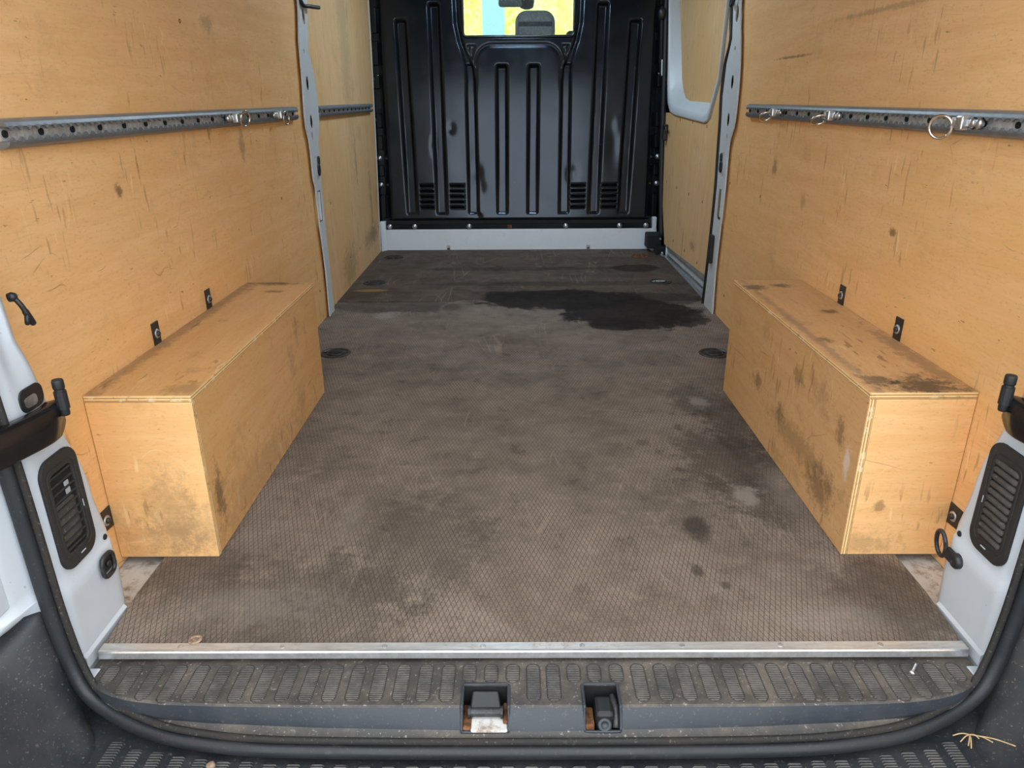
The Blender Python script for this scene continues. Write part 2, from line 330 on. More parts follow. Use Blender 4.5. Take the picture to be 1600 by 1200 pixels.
# ------------------------------------------------------------------ geometry helpers
WL = {}            # world location of every parent
def tag(o, label=None, cat=None, group=None, kind=None):
    if label: o['label'] = label
    if cat: o['category'] = cat
    if group: o['group'] = group
    if kind: o['kind'] = kind
    return o
def thing(name, loc, label, cat, group=None):
    o = bpy.data.objects.new(name, None); COL.objects.link(o); o.location = loc; o.empty_display_size = .05
    WL[o.name] = Vector(loc); return tag(o, label, cat, group)
class G:
    def __init__(s): s.b = bmesh.new()
    def v(s, p): return s.b.verts.new(p)
    def face(s, vs, mi=0, sm=False):
        try: f = s.b.faces.new(vs)
        except ValueError: return None
        f.material_index = mi; f.smooth = sm; return f
    def box(s, lo, hi, bev=0, seg=2, mat=None):
        r = bmesh.ops.create_cube(s.b, size=1)['verts']
        c = [(a+b)/2 for a, b in zip(lo, hi)]; d = [abs(b-a) for a, b in zip(lo, hi)]
        for v in r: v.co = Vector((v.co[0]*d[0]+c[0], v.co[1]*d[1]+c[1], v.co[2]*d[2]+c[2]))
        if bev:
            es = list({e for v in r for e in v.link_edges})
            q = bmesh.ops.bevel(s.b, geom=es, offset=bev, segments=seg, affect='EDGES', profile=.5)
            r = list({v for f in q['faces'] for v in f.verts} | {v for v in r if v.is_valid})
        if mat is not None:
            for v in r: v.co = mat @ v.co
        return s
    def loft(s, rings, closed=True, caps=True, sm=True, mi=0):
        R = [[s.v(p) for p in r] for r in rings]
        n = len(R[0])
        for a, b in zip(R, R[1:]):
            for i in range(n if closed else n-1):
                j = (i+1) % n; s.face((a[i], a[j], b[j], b[i]), mi, sm)
        if caps and closed:
            s.face(R[0][::-1], mi); s.face(R[-1], mi)
        return R
    def tube(s, path, r, n=10, caps=True, cyc=False, sm=True):
        P = [Vector(p) for p in path]; rr = r if isinstance(r, (list, tuple)) else [r]*len(P)
        rings = []; prev = None
        for i, p in enumerate(P):
            if cyc: t = P[(i+1) % len(P)]-P[i-1]
            else: t = P[min(i+1, len(P)-1)]-P[max(i-1, 0)]
            t.normalize()
            if prev is None:
                a = Vector((0, 0, 1)) if abs(t.z) < .9 else Vector((1, 0, 0)); prev = t.cross(a).normalized()
            prev = (prev-t*prev.dot(t)).normalized(); q = t.cross(prev)
            rings.append([p+prev*rr[i]*math.cos(2*math.pi*k/n)+q*rr[i]*math.sin(2*math.pi*k/n) for k in range(n)])
        if cyc: rings.append(rings[0])
        s.loft(rings, True, caps and not cyc, sm); return s
    def cyl(s, a, b, r, n=16, r2=None): return s.tube([a, b], [r, r if r2 is None else r2], n, sm=False)
    def lathe(s, o, ax, prof, n=20):
        """prof: (radius, height along ax)"""
        ax = Vector(ax).normalized(); t = Vector((0, 0, 1)) if abs(ax.z) < .9 else Vector((1, 0, 0))
        u = ax.cross(t).normalized(); w = ax.cross(u); o = Vector(o)
        s.loft([[o+ax*h+(u*math.cos(2*math.pi*k/n)+w*math.sin(2*math.pi*k/n))*max(r, 1e-5) for k in range(n)] for r, h in prof], True, True, True)
        return s
    def prism(s, pts, d, bev=0):
        """pts: 3D polygon; extruded by vector d"""
        d = Vector(d); s.loft([[Vector(p) for p in pts], [Vector(p)+d for p in pts]], True, True, False); return s
def fin(bm):
    bmesh.ops.remove_doubles(bm, verts=bm.verts, dist=1e-6)
    bmesh.ops.recalc_face_normals(bm, faces=bm.faces)
def obj(name, g, mat, parent=None, loc=None, label=None, cat=None, group=None, kind=None, bev=0, recalc=True):
    """g: G or mesh in world coordinates -> ONE mesh object; its origin sits at its parent's base or at its own base"""
    if isinstance(g, G):
        if recalc: fin(g.b)
        me = bpy.data.meshes.new(name); g.b.to_mesh(me); g.b.free()
    else: me = g
    if parent is not None: org = WL[parent.name]
    else:
        xs = [v.co for v in me.vertices]
        org = Vector(((min(c.x for c in xs)+max(c.x for c in xs))/2, (min(c.y for c in xs)+max(c.y for c in xs))/2, min(c.z for c in xs))) if loc is None else Vector(loc)
    me.transform(Matrix.Translation(-org)); 
    if len(me.materials): me.materials.clear()
    for k in (mat if isinstance(mat, (list, tuple)) else [mat]): me.materials.append(M[k])
    o = bpy.data.objects.new(name, me); COL.objects.link(o)
    if parent is not None: o.parent = parent
    else: o.location = org
    WL[o.name] = org
    if bev:
        md = o.modifiers.new('bevel', 'BEVEL'); md.width = bev; md.segments = 2; md.limit_method = 'ANGLE'; md.angle_limit = .7
    return tag(o, label, cat, group, kind)
def inst(src, name, world, parent, rot=None, scale=None):
    """copy of a part sharing its mesh, set at a world place"""
    o = bpy.data.objects.new(name, src); COL.objects.link(o); o.parent = parent
    o.location = Vector(world)-WL[parent.name]
    if rot: o.rotation_euler = rot
    if scale: o.scale = scale
    WL[o.name] = Vector(world); return o
def mesh_of(g, mat, name):
    fin(g.b); me = bpy.data.meshes.new(name); g.b.to_mesh(me); g.b.free()
    for k in (mat if isinstance(mat, (list, tuple)) else [mat]): me.materials.append(M[k])
    return me
def plate(outer, holes, th, fmap, bev=0):
    """flat sheet with real holes; fmap(u, v, w) -> world, w in 0..th"""
    cu = bpy.data.curves.new('tmp', 'CURVE'); cu.dimensions = '2D'; cu.fill_mode = 'BOTH'; cu.extrude = max(th/2-bev, 1e-5)
    cu.bevel_depth = bev; cu.bevel_resolution = 1
    for pl in [outer]+list(holes):
        sp = cu.splines.new('POLY'); sp.points.add(len(pl)-1); sp.use_cyclic_u = True
        for p, q in zip(sp.points, pl): p.co = (q[0], q[1], 0, 1)
    ob = bpy.data.objects.new('tmp', cu); COL.objects.link(ob)
    dg = bpy.context.evaluated_depsgraph_get(); me = bpy.data.meshes.new_from_object(ob.evaluated_get(dg))
    bpy.data.objects.remove(ob); bpy.data.curves.remove(cu)
    for v in me.vertices: v.co = Vector(fmap(v.co.x, v.co.y, v.co.z+th/2))
    b = bmesh.new(); b.from_mesh(me); bmesh.ops.remove_doubles(b, verts=b.verts, dist=1e-6)
    bmesh.ops.recalc_face_normals(b, faces=b.faces); b.to_mesh(me); b.free()
    for p in me.polygons: p.use_smooth = False
    return me
def circ(cx, cy, r, n=16, ry=None): return [(cx+r*math.cos(2*math.pi*k/n), cy+(ry or r)*math.sin(2*math.pi*k/n)) for k in range(n)]
def rrect(x0, y0, x1, y1, r, n=5):
    P = []
    for cx, cy, a in ((x1-r, y1-r, 0), (x0+r, y1-r, 90), (x0+r, y0+r, 180), (x1-r, y0+r, 270)):
        for k in range(n+1):
            t = math.radians(a+90*k/n); P.append((cx+r*math.cos(t), cy+r*math.sin(t)))
    return P
def interp(tab, x):
    if x <= tab[0][0]: return tab[0][1]
    for (a, b), (c, d) in zip(tab, tab[1:]):
        if x <= c: return b+(d-b)*(x-a)/(c-a)
    return tab[-1][1]
def smooth_path(P, n=6):
    P = [Vector(p) for p in P]; out = []
    for i in range(len(P)-1):
        a, b, c, d = P[max(i-1, 0)], P[i], P[i+1], P[min(i+2, len(P)-1)]
        for k in range(n):
            t = k/n; out.append(.5*((2*b)+(c-a)*t+(2*a-5*b+4*c-d)*t*t+(3*b-a-3*c+d)*t**3))
    out.append(P[-1]); return out
SIDE = {-1: 'left', 1: 'right'}

# ------------------------------------------------------------------ setting: ground, shell, floor
obj('ground', G().box((-25, -25, -.80), (25, 40, -.75)), 'asphalt', label='grey ground under the van', kind='structure')
obj('ceiling', G().box((-1.02, -.06, 1.92), (1.02, 3.95, 1.95)), 'roof_paint', label='grey painted roof skin of the load space', kind='structure')
obj('wall_rear', G().box((-1.02, -.10, 1.78), (1.02, -.02, 1.95), .01), 'white_paint', label='white roof header above the rear opening', kind='structure')
for s in (-1, 1):
    obj('wall_'+SIDE[s], G().box((s*1.0, -.05, -.10), (s*1.03, 5.2, 1.95)), 'grey_primer', label='outer steel body side behind the %s-hand lining' % SIDE[s], kind='structure')
obj('floor_pan', G().box((-1.0, .0, -.05), (1.0, 3.95, -.022)), 'white_pan', label='dirty white steel floor pan showing beside the brown floor board', kind='structure')
LASH = [(-.791, 3.467), (-.790, 2.789), (-.735, 1.624), (.760, 3.466), (.761, 2.784), (.748, 1.602)]
FO = [(-.786, -.004), (.786, -.004), (.797, .14), (.797, 1.23), (.893, 1.25), (.897, 2.30), (.905, 3.40), (.86, 3.62), (.86, 3.70), (-.86, 3.70), (-.905, 3.64), (-.90, 1.25), (-.797, 1.23), (-.797, .14)]
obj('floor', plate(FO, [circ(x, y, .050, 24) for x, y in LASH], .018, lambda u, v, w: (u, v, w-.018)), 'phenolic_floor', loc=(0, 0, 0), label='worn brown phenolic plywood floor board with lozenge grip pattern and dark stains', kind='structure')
obj('trim_1', plate([(.899, 2.30), (.912, 2.30), (.918, 3.44), (.872, 3.63), (.862, 3.62), (.905, 3.41)], [], .004, lambda u, v, w: (u, v, w+.0005)), 'alu_bright', label='pale metal edging along the floor board at the sliding door', kind='structure')

# ------------------------------------------------------------------ unseen fill lamps added under the roof to brighten the far end
def fill_lamp(y, label, watts):
    t = thing('fill_lamp', (0, y, 1.92), label, 'lamp', 'added fill lamps under the roof')
    obj('fill_base', G().box((-.20, y-.06, 1.898), (.20, y+.06, 1.9195), .006), 'roof_paint', t)
    obj('fill_diffuser', G().box((-.18, y-.045, 1.888), (.18, y+.045, 1.8985), .004), 'fill_white', t)
    l = bpy.data.lights.new('fill_light', 'AREA'); l.shape = 'RECTANGLE'; l.size = .34; l.size_y = .08; l.energy = watts; l.color = (.56, .79, 1)
    o = bpy.data.objects.new('fill_light', l); COL.objects.link(o); o.parent = t; o.location = (0, 0, -.036)
fill_lamp(2.55, 'added flat fill lamp under the roof between the two middle pillars', 10)
fill_lamp(3.35, 'added flat fill lamp under the roof near the bulkhead', 7)

# ------------------------------------------------------------------ plywood lining panels
def hole_part(parent, p, r, ax):
    g = G(); a = Vector(ax); g.lathe(p, a, [(r, -.001), (r, .0006), (r*.75, .0009), (r*.55, -.0005)], 10)
    obj('screw_hole', g, 'cavity_black', parent)
def panel(name, outer, x, s, th, mat, label, holes=(), real=()):
    """lining sheet: inner face at |x|, lies outboard of it"""
    me = plate(outer, [circ(a, b, .006, 10) for a, b in real], th, lambda u, v, w: (s*(x+w), u, v))
    t = obj(name, me, mat, label=label, cat='panel')
    for a, b in holes: hole_part(t, (s*x, a, b), .0055, (-s, 0, 0))
    return t
panel('plywood_panel', [(.09, -.018), (2.17, -.018), (2.17, 1.9), (.09, 1.9)], .893, -1, .009, 'plywood_left', 'large orange plywood side lining behind the left wheel arch box', [(1.685, .588), (2.071, .137), (1.02, 1.12)])
panel('plywood_panel', [(2.22, -.005), (3.66, -.005), (3.72, .45), (3.80, 1.0), (3.86, 1.9), (2.22, 1.9)], .903, -1, .009, 'plywood_left_front', 'narrow dull plywood lining between the left steel pillar and the black bulkhead', [(2.267, .145), (2.773, .144), (3.018, .144), (2.45, .47)])
panel('plywood_panel', [(.09, -.018), (2.20, -.018), (2.20, 1.9), (.09, 1.9)], .893, 1, .009, 'plywood_right', 'large orange plywood side lining behind the right wheel arch box', [(1.716, .581), (2.125, .585), (2.046, .114)])
# white end edging of the front left lining
g = G(); g.tube(smooth_path([(-.905, 3.645, .0), (-.905, 3.66, .12), (-.905, 3.715, .45), (-.905, 3.79, 1.0), (-.905, 3.855, 1.89)], 5), .006, 6)
obj('edge_strip', g, 'white_paint', label='thin white edging where the left front plywood meets the bulkhead', cat='trim')

# ------------------------------------------------------------------ wheel arch boxes
def wheel_box(s):
    wi, wo, y0, y1, h, th = .6766, .8915, .2647, 1.2179, .3824, .015
    sd = SIDE[s]
    t = thing('wheel_arch_box', (s*(wi+wo)/2, (y0+y1)/2, 0), 'plywood wheel arch box on the left, grey smudges on its end panel' if s < 0 else 'plywood wheel arch box on the right with black oily stains on top', 'box', 'wheel arch boxes')
    def pan(name, lo, hi, face_mat, thin):
        g = G(); g.box(lo, hi, .0012, 1)
        fin(g.b)
        for f in g.b.faces:
            n = f.normal; f.material_index = 0 if abs(n['xyz'.index(thin)]) > .6 else 1
        obj(name, g, [face_mat, 'ply_edge_'+thin.upper()], t)
    xa, xb = sorted((s*wi, s*wo))
    pan('top_panel', (xa, y0, h-th), (xb, y1, h), 'box_%s_top' % sd, 'z')
    xs = sorted((s*wi, s*(wi+th)))
    pan('side_panel', (xs[0]+(.0012 if s > 0 else 0), y0+(th+.0004 if s < 0 else 0), .001), (xs[1]-(.0012 if s < 0 else 0), y1, h-th-.0008), 'box_%s_side' % sd, 'x')
    xe = sorted((s*(wi if s < 0 else wi+th+.0006), s*wo))
    pan('end_panel', (xe[0], y0, .001), (xe[1], y0+th, h-th-.0008), 'box_%s_end' % sd, 'y')
    pan('end_panel', (sorted((s*(wi+th+.0006), s*wo))[0], y1-th, .001), (sorted((s*(wi+th+.0006), s*wo))[1], y1, h-th-.0008), 'box_%s_end' % sd, 'y')
    X = s*.8925
    def bracket(y, z, dy, dz, skew=0):
        g = G()
        me = plate([(y-dy, z-dz+skew), (y+dy, z-dz), (y+dy, z+dz), (y-dy, z+dz)], [], .003, lambda u, v, w: (X-s*w, u, v))
        b = obj('bracket', me, 'black_satin', t)
        c = Vector((X-s*.003, y, z))
        obj('washer', G().lathe(c, (-s, 0, 0), [(.0115, 0), (.0115, .0022), (.005, .0022)], 18), 'bolt_steel', b)
        obj('bolt', G().lathe(c+Vector((-s*.002, 0, 0)), (-s, 0, 0), [(.0065, 0), (.0065, .004), (.004, .006), (0, .0062)], 12), 'ring_dark_steel', b)
    bracket(.595 if s < 0 else .600, .408, .016, .028); bracket(.914 if s < 0 else .921, .408, .016, .028)
    bracket(.242 if s < 0 else .246, .108, .022, .024, .004)
    return t
wheel_box(-1); wheel_box(1)

# ------------------------------------------------------------------ cargo rails
def rail(s, y0, y1, label, xw=.893):
    zc = .8785; t = thing('cargo_rail', (s*xw, (y0+y1)/2, zc-.025), label, 'rail', 'lashing rails along the side walls')
    n = int((y1-y0)/.025*10); X = lambda d: s*(xw-d)
    for up in (1, -1):
        rows = []
        for i in range(n+1):
            y = y0+(y1-y0)*i/n
            ph = ((y-y0-.0105)/.025) % 1.0; e = .0050+.0068*math.sqrt(max(0, 1-((ph-.5)*2/.86)**2))
            z = lambda a: zc+up*a
            rows.append([(X(.001), y, z(.0245)), (X(.008), y, z(.0245)), (X(.014), y, z(.0225)), (X(.0195), y, z(.0185)), (X(.0225), y, z(.013)), (X(.023), y, z(e)), (X(.0185), y, z(e)), (X(.0185), y, z(.0122)), (X(.001), y, z(.0122))])
        g = G(); g.loft(rows, True, True, True)
        o = obj('flange', g, 'rail_anodised', t)
        for p in o.data.polygons: p.use_smooth = False
    obj('channel', G().box(tuple(min(a, b) for a, b in zip((X(.0005), y0+.0015, zc-.0118), (X(.008), y1-.0015, zc+.0118))), tuple(max(a, b) for a, b in zip((X(.0005), y0, zc-.0118), (X(.008), y1-.0015, zc+.0118)))), 'rail_channel', t)
    me = mesh_of(G().lathe((0, 0, 0), (-s, 0, 0), [(.0062, 0), (.0062, .0035), (.0048, .0040), (.003, .001)], 12), 'cavity_black', 'bolt_hole')
    y = y0+.0105
    while y < y1-.008:
        inst(me, 'bolt_hole', (X(.008), y, zc), t); y += .1
    return t
rail(-1, .2055, 1.955, 'grey toothed lashing rail on the left rear plywood panel')
rail(-1, 2.345, 3.62, 'grey lashing rail on the plywood between left pillar and bulkhead', .903)
rail(1, .215, 1.94, 'grey toothed lashing rail on the right plywood panel')
def fitting(s, y, ud, vd, label):
    """sliding ring fitting clipped in a rail; body behind (nearer the doors), ring ahead"""
    zc = .8785; X = lambda d: s*(.893-d)
    t = thing('rail_ring_fitting', (X(.02), y, zc-.012), label, 'lashing ring', 'ring fittings in the rails')
    g = G()
    for k in (0, 1): g.lathe((X(.0175), y-.028-.021*k, zc), (-s, 0, 0), [(.0095, 0), (.0095, .008), (.007, .011), (0, .0115)], 16)
    g.box((min(X(.017), X(.026)), y-.052, zc-.0065), (max(X(.017), X(.026)), y-.012, zc+.0065), .001)
    obj('stud_body', g, 'zinc', t)
    g = G(); g.box((min(X(.02), X(.038)), y-.014, zc-.0135), (max(X(.02), X(.038)), y+.008, zc+.0135), .003); obj('plunger_block', g, 'zinc', t)
    g = G(); g.box((min(X(.022), X(.035)), y+.006, zc-.007), (max(X(.022), X(.035)), y+.030, zc+.007), .002); g.cyl((X(.030), y+.026, zc-.010), (X(.030), y+.026, zc+.010), .0055, 10)
    obj('swivel', g, 'bolt_steel', t)
    R = .0225; c0 = Vector((X(.034), y+.026, zc)); P = []
    u = Vector((-s*ud[0], ud[1], ud[2])).normalized(); v = Vector((-s*vd[0], vd[1], vd[2])); v = (v-u*v.dot(u)).normalized()
    for k in range(32):
        a = 2*math.pi*k/32; P.append(c0+u*(R+R*math.cos(a))+v*(R*math.sin(a)))
    obj('ring', G().tube(P, .0030, 8, cyc=True), 'chrome', t)
fitting(-1, 1.250, (.25, .95, -.15), (.2, .1, .97), 'ring fitting on the left rail, nearer the doors, ring lying flat')
fitting(-1, 1.690, (.1, .8, -.50), (.1, .5, .85), 'ring fitting at the bulkhead end of the left rear rail')
fitting(1, .470, (.50, .75, -.42), (.35, .30, .88), 'ring fitting on the right rail, nearest the rear doors')
fitting(1, 1.120, (.25, .75, -.55), (.9, -.2, .1), 'middle ring fitting of three on the right rail')
fitting(1, 1.595, (.25, .75, -.62), (.9, -.2, .1), 'ring fitting at the bulkhead end of the right rail')

# ------------------------------------------------------------------ middle steel pillars
def mid_pillar(s):
    if s < 0:
        back = [(2.150, 0), (2.147, .027), (2.154, .219), (2.131, .414), (2.123, .578), (2.106, .614), (2.103, .756), (2.071, .845), (2.093, 1.014), (2.105, 1.154), (2.144, 1.294), (2.16, 1.89)]
        front = [(2.240, 0), (2.238, .033), (2.232, .202), (2.228, .398), (2.228, .566), (2.243, .655), (2.248, .748), (2.302, .851), (2.307, .917), (2.295, 1.019), (2.232, 1.115), (2.293, 1.311), (2.30, 1.89)]
        hol = [circ(2.210, 1.242, .020, 14, .030), circ(2.162, 1.111, .008, 8, .010), circ(2.168, .991, .020, 14, .028), circ(2.170, .842, .019, 14, .028), circ(2.160, .787, .010, 10, .018), circ(2.178, .700, .007, 8), circ(2.175, .612, .008, 8, .014)]
        slot = rrect(2.142, .425, 2.205, .560, .014)
    else:
        back = [(2.154, 0), (2.154, .016), (2.169, .206), (2.159, .408), (2.149, .573), (2.154, .743), (2.103, .834), (2.104, 1.003), (2.140, 1.146), (2.185, 1.288), (2.20, 1.89)]
        front = [(2.311, 0), (2.311, .019), (2.297, .178), (2.283, .388), (2.280, .559), (2.295, .694), (2.307, .828), (2.325, .932), (2.312, 1.059), (2.261, 1.154), (2.298, 1.300), (2.31, 1.89)]
        hol = [circ(2.222, 1.241, .020, 14, .030), circ(2.205, 1.114, .008, 8, .010), circ(2.200, .986, .020, 14, .028), circ(2.205, .838, .019, 14, .028), circ(2.20, .770, .008, 10, .014), circ(2.222, .700, .007, 8), circ(2.21, .615, .008, 8, .014)]
        slot = rrect(2.180, .420, 2.245, .550, .014)
    X = .893
    t = thing('body_pillar', (s*X, 2.2, 0), 'grey steel body pillar with punched holes between the left plywood panels' if s < 0 else 'grey steel body pillar with punched holes behind the sliding door', 'pillar', 'middle body pillars')
    out = back+front[::-1]
    obj('face_plate', plate(out, hol+[slot], .003, lambda u, v, w: (s*(X-.010-w), u, v)), 'pillar_paint', t)
    obj('back_plate', plate([(a+.004, b) for a, b in back]+[(a-.004, b) for a, b in front[::-1]], [], .003, lambda u, v, w: (s*(X+.012-w), u, v)), 'black_matte', t)
    g = G(); g.tube(smooth_path([(s*(X-.0125), a-.001, b) for a, b in back], 4), .0045, 6); obj('flange_edge', g, 'white_paint', t)
    # slanted side facet on the bulkhead side
    g = G(); g.loft([[(s*(X-.0125), a, b), (s*(X+.008), a+.022, b)] for a, b in front], False, False, False)
    obj('side_facet', g, 'pillar_paint', t)
    sx = sorted((s*(X-.009), s*(X+.008)))
    ys = (slot[0][0]-.012) if s < 0 else slot[6][0]+.012
    obj('slot_liner', G().box((sx[0], ys-.010, .43), (sx[1], ys+.010, .552), .002), 'crossmember_paint', t)
    # cable clip high up and clip in the middle
    if s < 0:
        obj('cable_clip', G().tube(smooth_path([(s*(X-.014), 2.17, 1.36), (s*(X-.02), 2.175, 1.285), (s*(X-.035), 2.25, 1.282), (s*(X-.04), 2.37, 1.290)], 5), .008, 8), 'black_satin', t)
    else:
        obj('cable_clip', G().tube(smooth_path([(s*(X-.014), 2.22, 1.36), (s*(X-.03), 2.235, 1.29), (s*(X-.03), 2.26, 1.275), (s*(X-.02), 2.30, 1.30)], 5), .008, 8), 'black_satin', t)
    zc, yc = .66, (2.205 if s < 0 else 2.240)
    g = G()
    for dz, r in ((.022, .016), (-.016, .022)):
        g.tube([(s*(X-.016), yc+(r*.62)*math.cos(2*math.pi*k/16)+dz*.15, zc+dz+r*math.sin(2*math.pi*k/16)) for k in range(16)], .0045, 6, cyc=True)
    obj('clip', g, 'black_satin', t)
    if s > 0:
        obj('buffer', G().box((s*X-.030, 2.232, .215), (s*X-.012, 2.280, .345), .006), 'rubber_black', t)
        g = G(); g.tube(smooth_path([(s*(X-.006), a+.030, b) for a, b in front], 4), .012, 8); obj('door_seal', g, 'rubber_black', t)
mid_pillar(-1); mid_pillar(1)

# ------------------------------------------------------------------ sliding door (right, ahead of the pillar)
door = thing('door_1', (.93, 2.95, 0), None, None); door['kind'] = 'structure'; door['label'] = 'sliding side door lined with plywood, with a white framed blanked window recess'
lower_out = [(2.30, .118), (3.46, .075), (3.60, .30), (3.66, .62), (3.70, .84), (3.50, .842), (2.66, .815), (2.60, .83), (2.47, 1.0), (2.44, 1.32), (2.42, 1.88), (2.30, 1.88)]
pl = obj('lower_panel', plate(lower_out, [], .009, lambda u, v, w: (.907+w, u, v)), 'plywood_door', door, label='plywood lower door lining with screw holes')
for a, b in [(3.271, .808), (2.963, .806), (2.659, .795), (3.523, .446), (3.229, .444), (2.92, .444), (2.621, .443), (3.214, .141), (2.915, .142), (2.62, .138)]:
    hole_part(pl, (.907, a, b), .008, (-1, 0, 0))
ri = [(3.86, 1.47), (3.595, 1.06), (3.50, .975), (3.36, .915), (2.80, .905), (2.72, .94), (2.69, 1.02), (2.60, 1.9), (4.05, 1.9)]
obj('window_panel', plate([(3.99, 1.88), (3.60, 1.03), (3.50, .94), (3.35, .89), (2.78, .885), (2.69, .93), (2.64, 1.02), (2.50, 1.9)], [], .008, lambda u, v, w: (.968+w, u, v)), 'plywood_door', door, label='plywood blanking sheet set back in the door window')
fo = [(3.95, 1.9), (3.80, 1.47), (3.655, .96), (3.62, .89), (3.54, .845), (3.40, .83), (2.70, .81), (2.635, .822), (2.600, .86), (2.50, 1.0), (2.475, 1.32), (2.45, 1.9)]
fm = [(3.945, 1.9), (3.79, 1.47), (3.64, .975), (3.59, .915), (3.50, .88), (3.38, .868), (2.72, .845), (2.655, .850), (2.615, .885), (2.515, 1.02), (2.490, 1.32), (2.465, 1.9)]
fi = [(3.97, 1.9), (3.815, 1.47), (3.59, 1.04), (3.52, .965), (3.44, .925), (3.33, .91), (2.77, .902), (2.70, .915), (2.665, .955), (2.60, 1.05), (2.55, 1.34), (2.52, 1.9)]
g = G(); g.loft([[(.916, *p) for p in fo], [(.900, *p) for p in fo], [(.898, *[a*.85+b*.15 for a, b in zip(p, q)]) for p, q in zip(fo, fm)], [(.900, *p) for p in fm], [(.912, *[a*.85+b*.15 for a, b in zip(p, q)]) for p, q in zip(fm, fi)], [(.972, *p) for p in fi]], False, False, True)
obj('window_frame', g, 'pillar_paint', door, label='white steel window recess')
# ribbed steel foot of the door
sec = [(.945, -.02), (.930, -.016), (.926, .004), (.932, .010), (.932, .030), (.924, .036), (.924, .044), (.931, .050), (.931, .066), (.925, .072), (.925, .080), (.930, .086), (.930, .128)]
g = G(); g.loft([[(x, y, z+dz) for x, z in sec] for y, dz in ((2.29, 0), (3.44, -.022), (3.47, -.022))], False, False, True)
obj('door_foot', g, 'door_sill_grey', door, label='ribbed grey steel foot of the sliding door')
obj('foot_edge', G().tube([(.926, 3.46, -.03), (.926, 3.47, .06), (.922, 3.52, .15)], .007, 6), 'crossmember_paint', door)
g = G(); g.tube(smooth_path([(.906, 3.56, .10), (.898, 3.62, .35), (.894, 3.67, .62), (.892, 3.70, .86), (.892, 3.76, 1.2), (.893, 3.86, 1.6), (.893, 3.93, 1.9)], 5), .016, 10)
obj('door_seal', g, 'rubber_black', label='black rubber seal down the front edge of the sliding door', cat='seal')
t = thing('door_latch', (.895, 3.60, .70), 'small black latch block on the sliding door seal', 'latch')
obj('latch_body', G().box((.880, 3.585, .68), (.908, 3.635, .775), .008), 'black_satin', t)
obj('latch_lever', G().tube(smooth_path([(.885, 3.58, .755), (.882, 3.54, .765), (.884, 3.52, .735)], 4), .007, 8), 'black_satin', t)
t = thing('gas_strut', (.872, 3.74, 1.03), 'slim black vertical strut between bulkhead and sliding door', 'strut')
obj('strut_tube', G().cyl((.875, 3.755, 1.06), (.865, 3.80, 1.36), .012, 12), 'black_gloss', t)
obj('strut_end', G().lathe((.865, 3.80, 1.36), (0, 0, 1), [(.016, 0), (.022, .02), (.022, .05), (.012, .07)], 12), 'black_satin', t)
obj('strut_rod', G().cyl((.876, 3.735, 1.05), (.874, 3.750, 1.14), .005, 8), 'bolt_steel', t)
t = thing('door_guide', (.89, 3.58, -.0), 'black door guide box in the front right floor corner', 'door guide')
obj('guide_cover', G().box((.822, 3.585, .022), (.915, 3.69, .115), .008), 'black_matte', t)
obj('guide_foot', G().box((.868, 3.50, -.02), (.935, 3.60, .04), .006), 'cavity_black', t)
for y, z, x in ((3.583, .085, .905), (3.498, .012, .905)):
    obj('guide_bolt', G().lathe((x, y, z), (0, -1, 0), [(.008, 0), (.008, .004), (.004, .006)], 10), 'zinc', t)

# ------------------------------------------------------------------ bulkhead
TL = math.tan(math.radians(5.5))
BY = lambda z: 3.70+(z-.13)*TL
def sst(a, b, x):
    t = max(0, min(1, (x-a)/(b-a))); return t*t*(3-2*t)
bh = thing('bulkhead', (0, 3.70, .13), 'black pressed steel bulkhead with vertical ribs, vent slots and a window', 'bulkhead')
RIBS = [(-.715, 1.369, -.688), (-.510, 1.458, -.497), (-.102, 1.113, -.106), (.095, 1.113, .089), (.512, 1.455, .483), (.712, 1.36, .674)]
SLOTS = [(-.639, -.541), (-.446, -.346), (.331, .433), (.530, .636)]
WIN = (-.342, .345, 1.273)
def rib_d(x, z):
    d = 0
    for xt, zt, xb in RIBS:
        f = (z-.235)/(zt-.235); xc = xb+(xt-xb)*max(0, min(1, f)); hw = .021
        a = sst(hw+.021, hw, abs(x-xc))
        if a > 0: d = max(d, a*(.32*sst(.226, .240, z)+.68*sst(.232, .58, z))*sst(zt+.012, zt-.012, z))
    # long swages flanking the centre field, running up round the window
    for sg in (-1, 1):
        if z > 1.10: xc = interp([(1.10, .300), (1.16, .318), (1.25, .352), (1.35, .372), (1.9, .388)], z); hw = interp([(1.10, .016), (1.2, .004), (1.9, .004)], z); 
        else: xc = interp([(.235, .292), (1.03, .296), (1.10, .300)], z); hw = interp([(.235, .021), (.95, .020), (1.10, .016)], z)
        xc += (-.008 if sg < 0 else -.006)*0
        a = sst(hw+.018, hw, abs(x*sg-xc))
        if a > 0: d = max(d, a*(.32*sst(.226, .240, z)+.68*sst(.232, .58, z))*(1 if z < 1.12 else .6))
    return d
DENT = [(-.423, .752, .020, .03, .010), (-.262, .486, .030, .05, .012), (-.248, .395, .035, .05, .010), (-.540, .65, .014, .05, .010), (.345, .475, .030, .05, .014), (.60, .66, .045, .13, .010), (-.27, .215, .03, .02, .012), (.62, .76, .03, .05, -.006), (-.35, .55, .06, .12, .005), (-.20, .30, .08, .08, .005)]
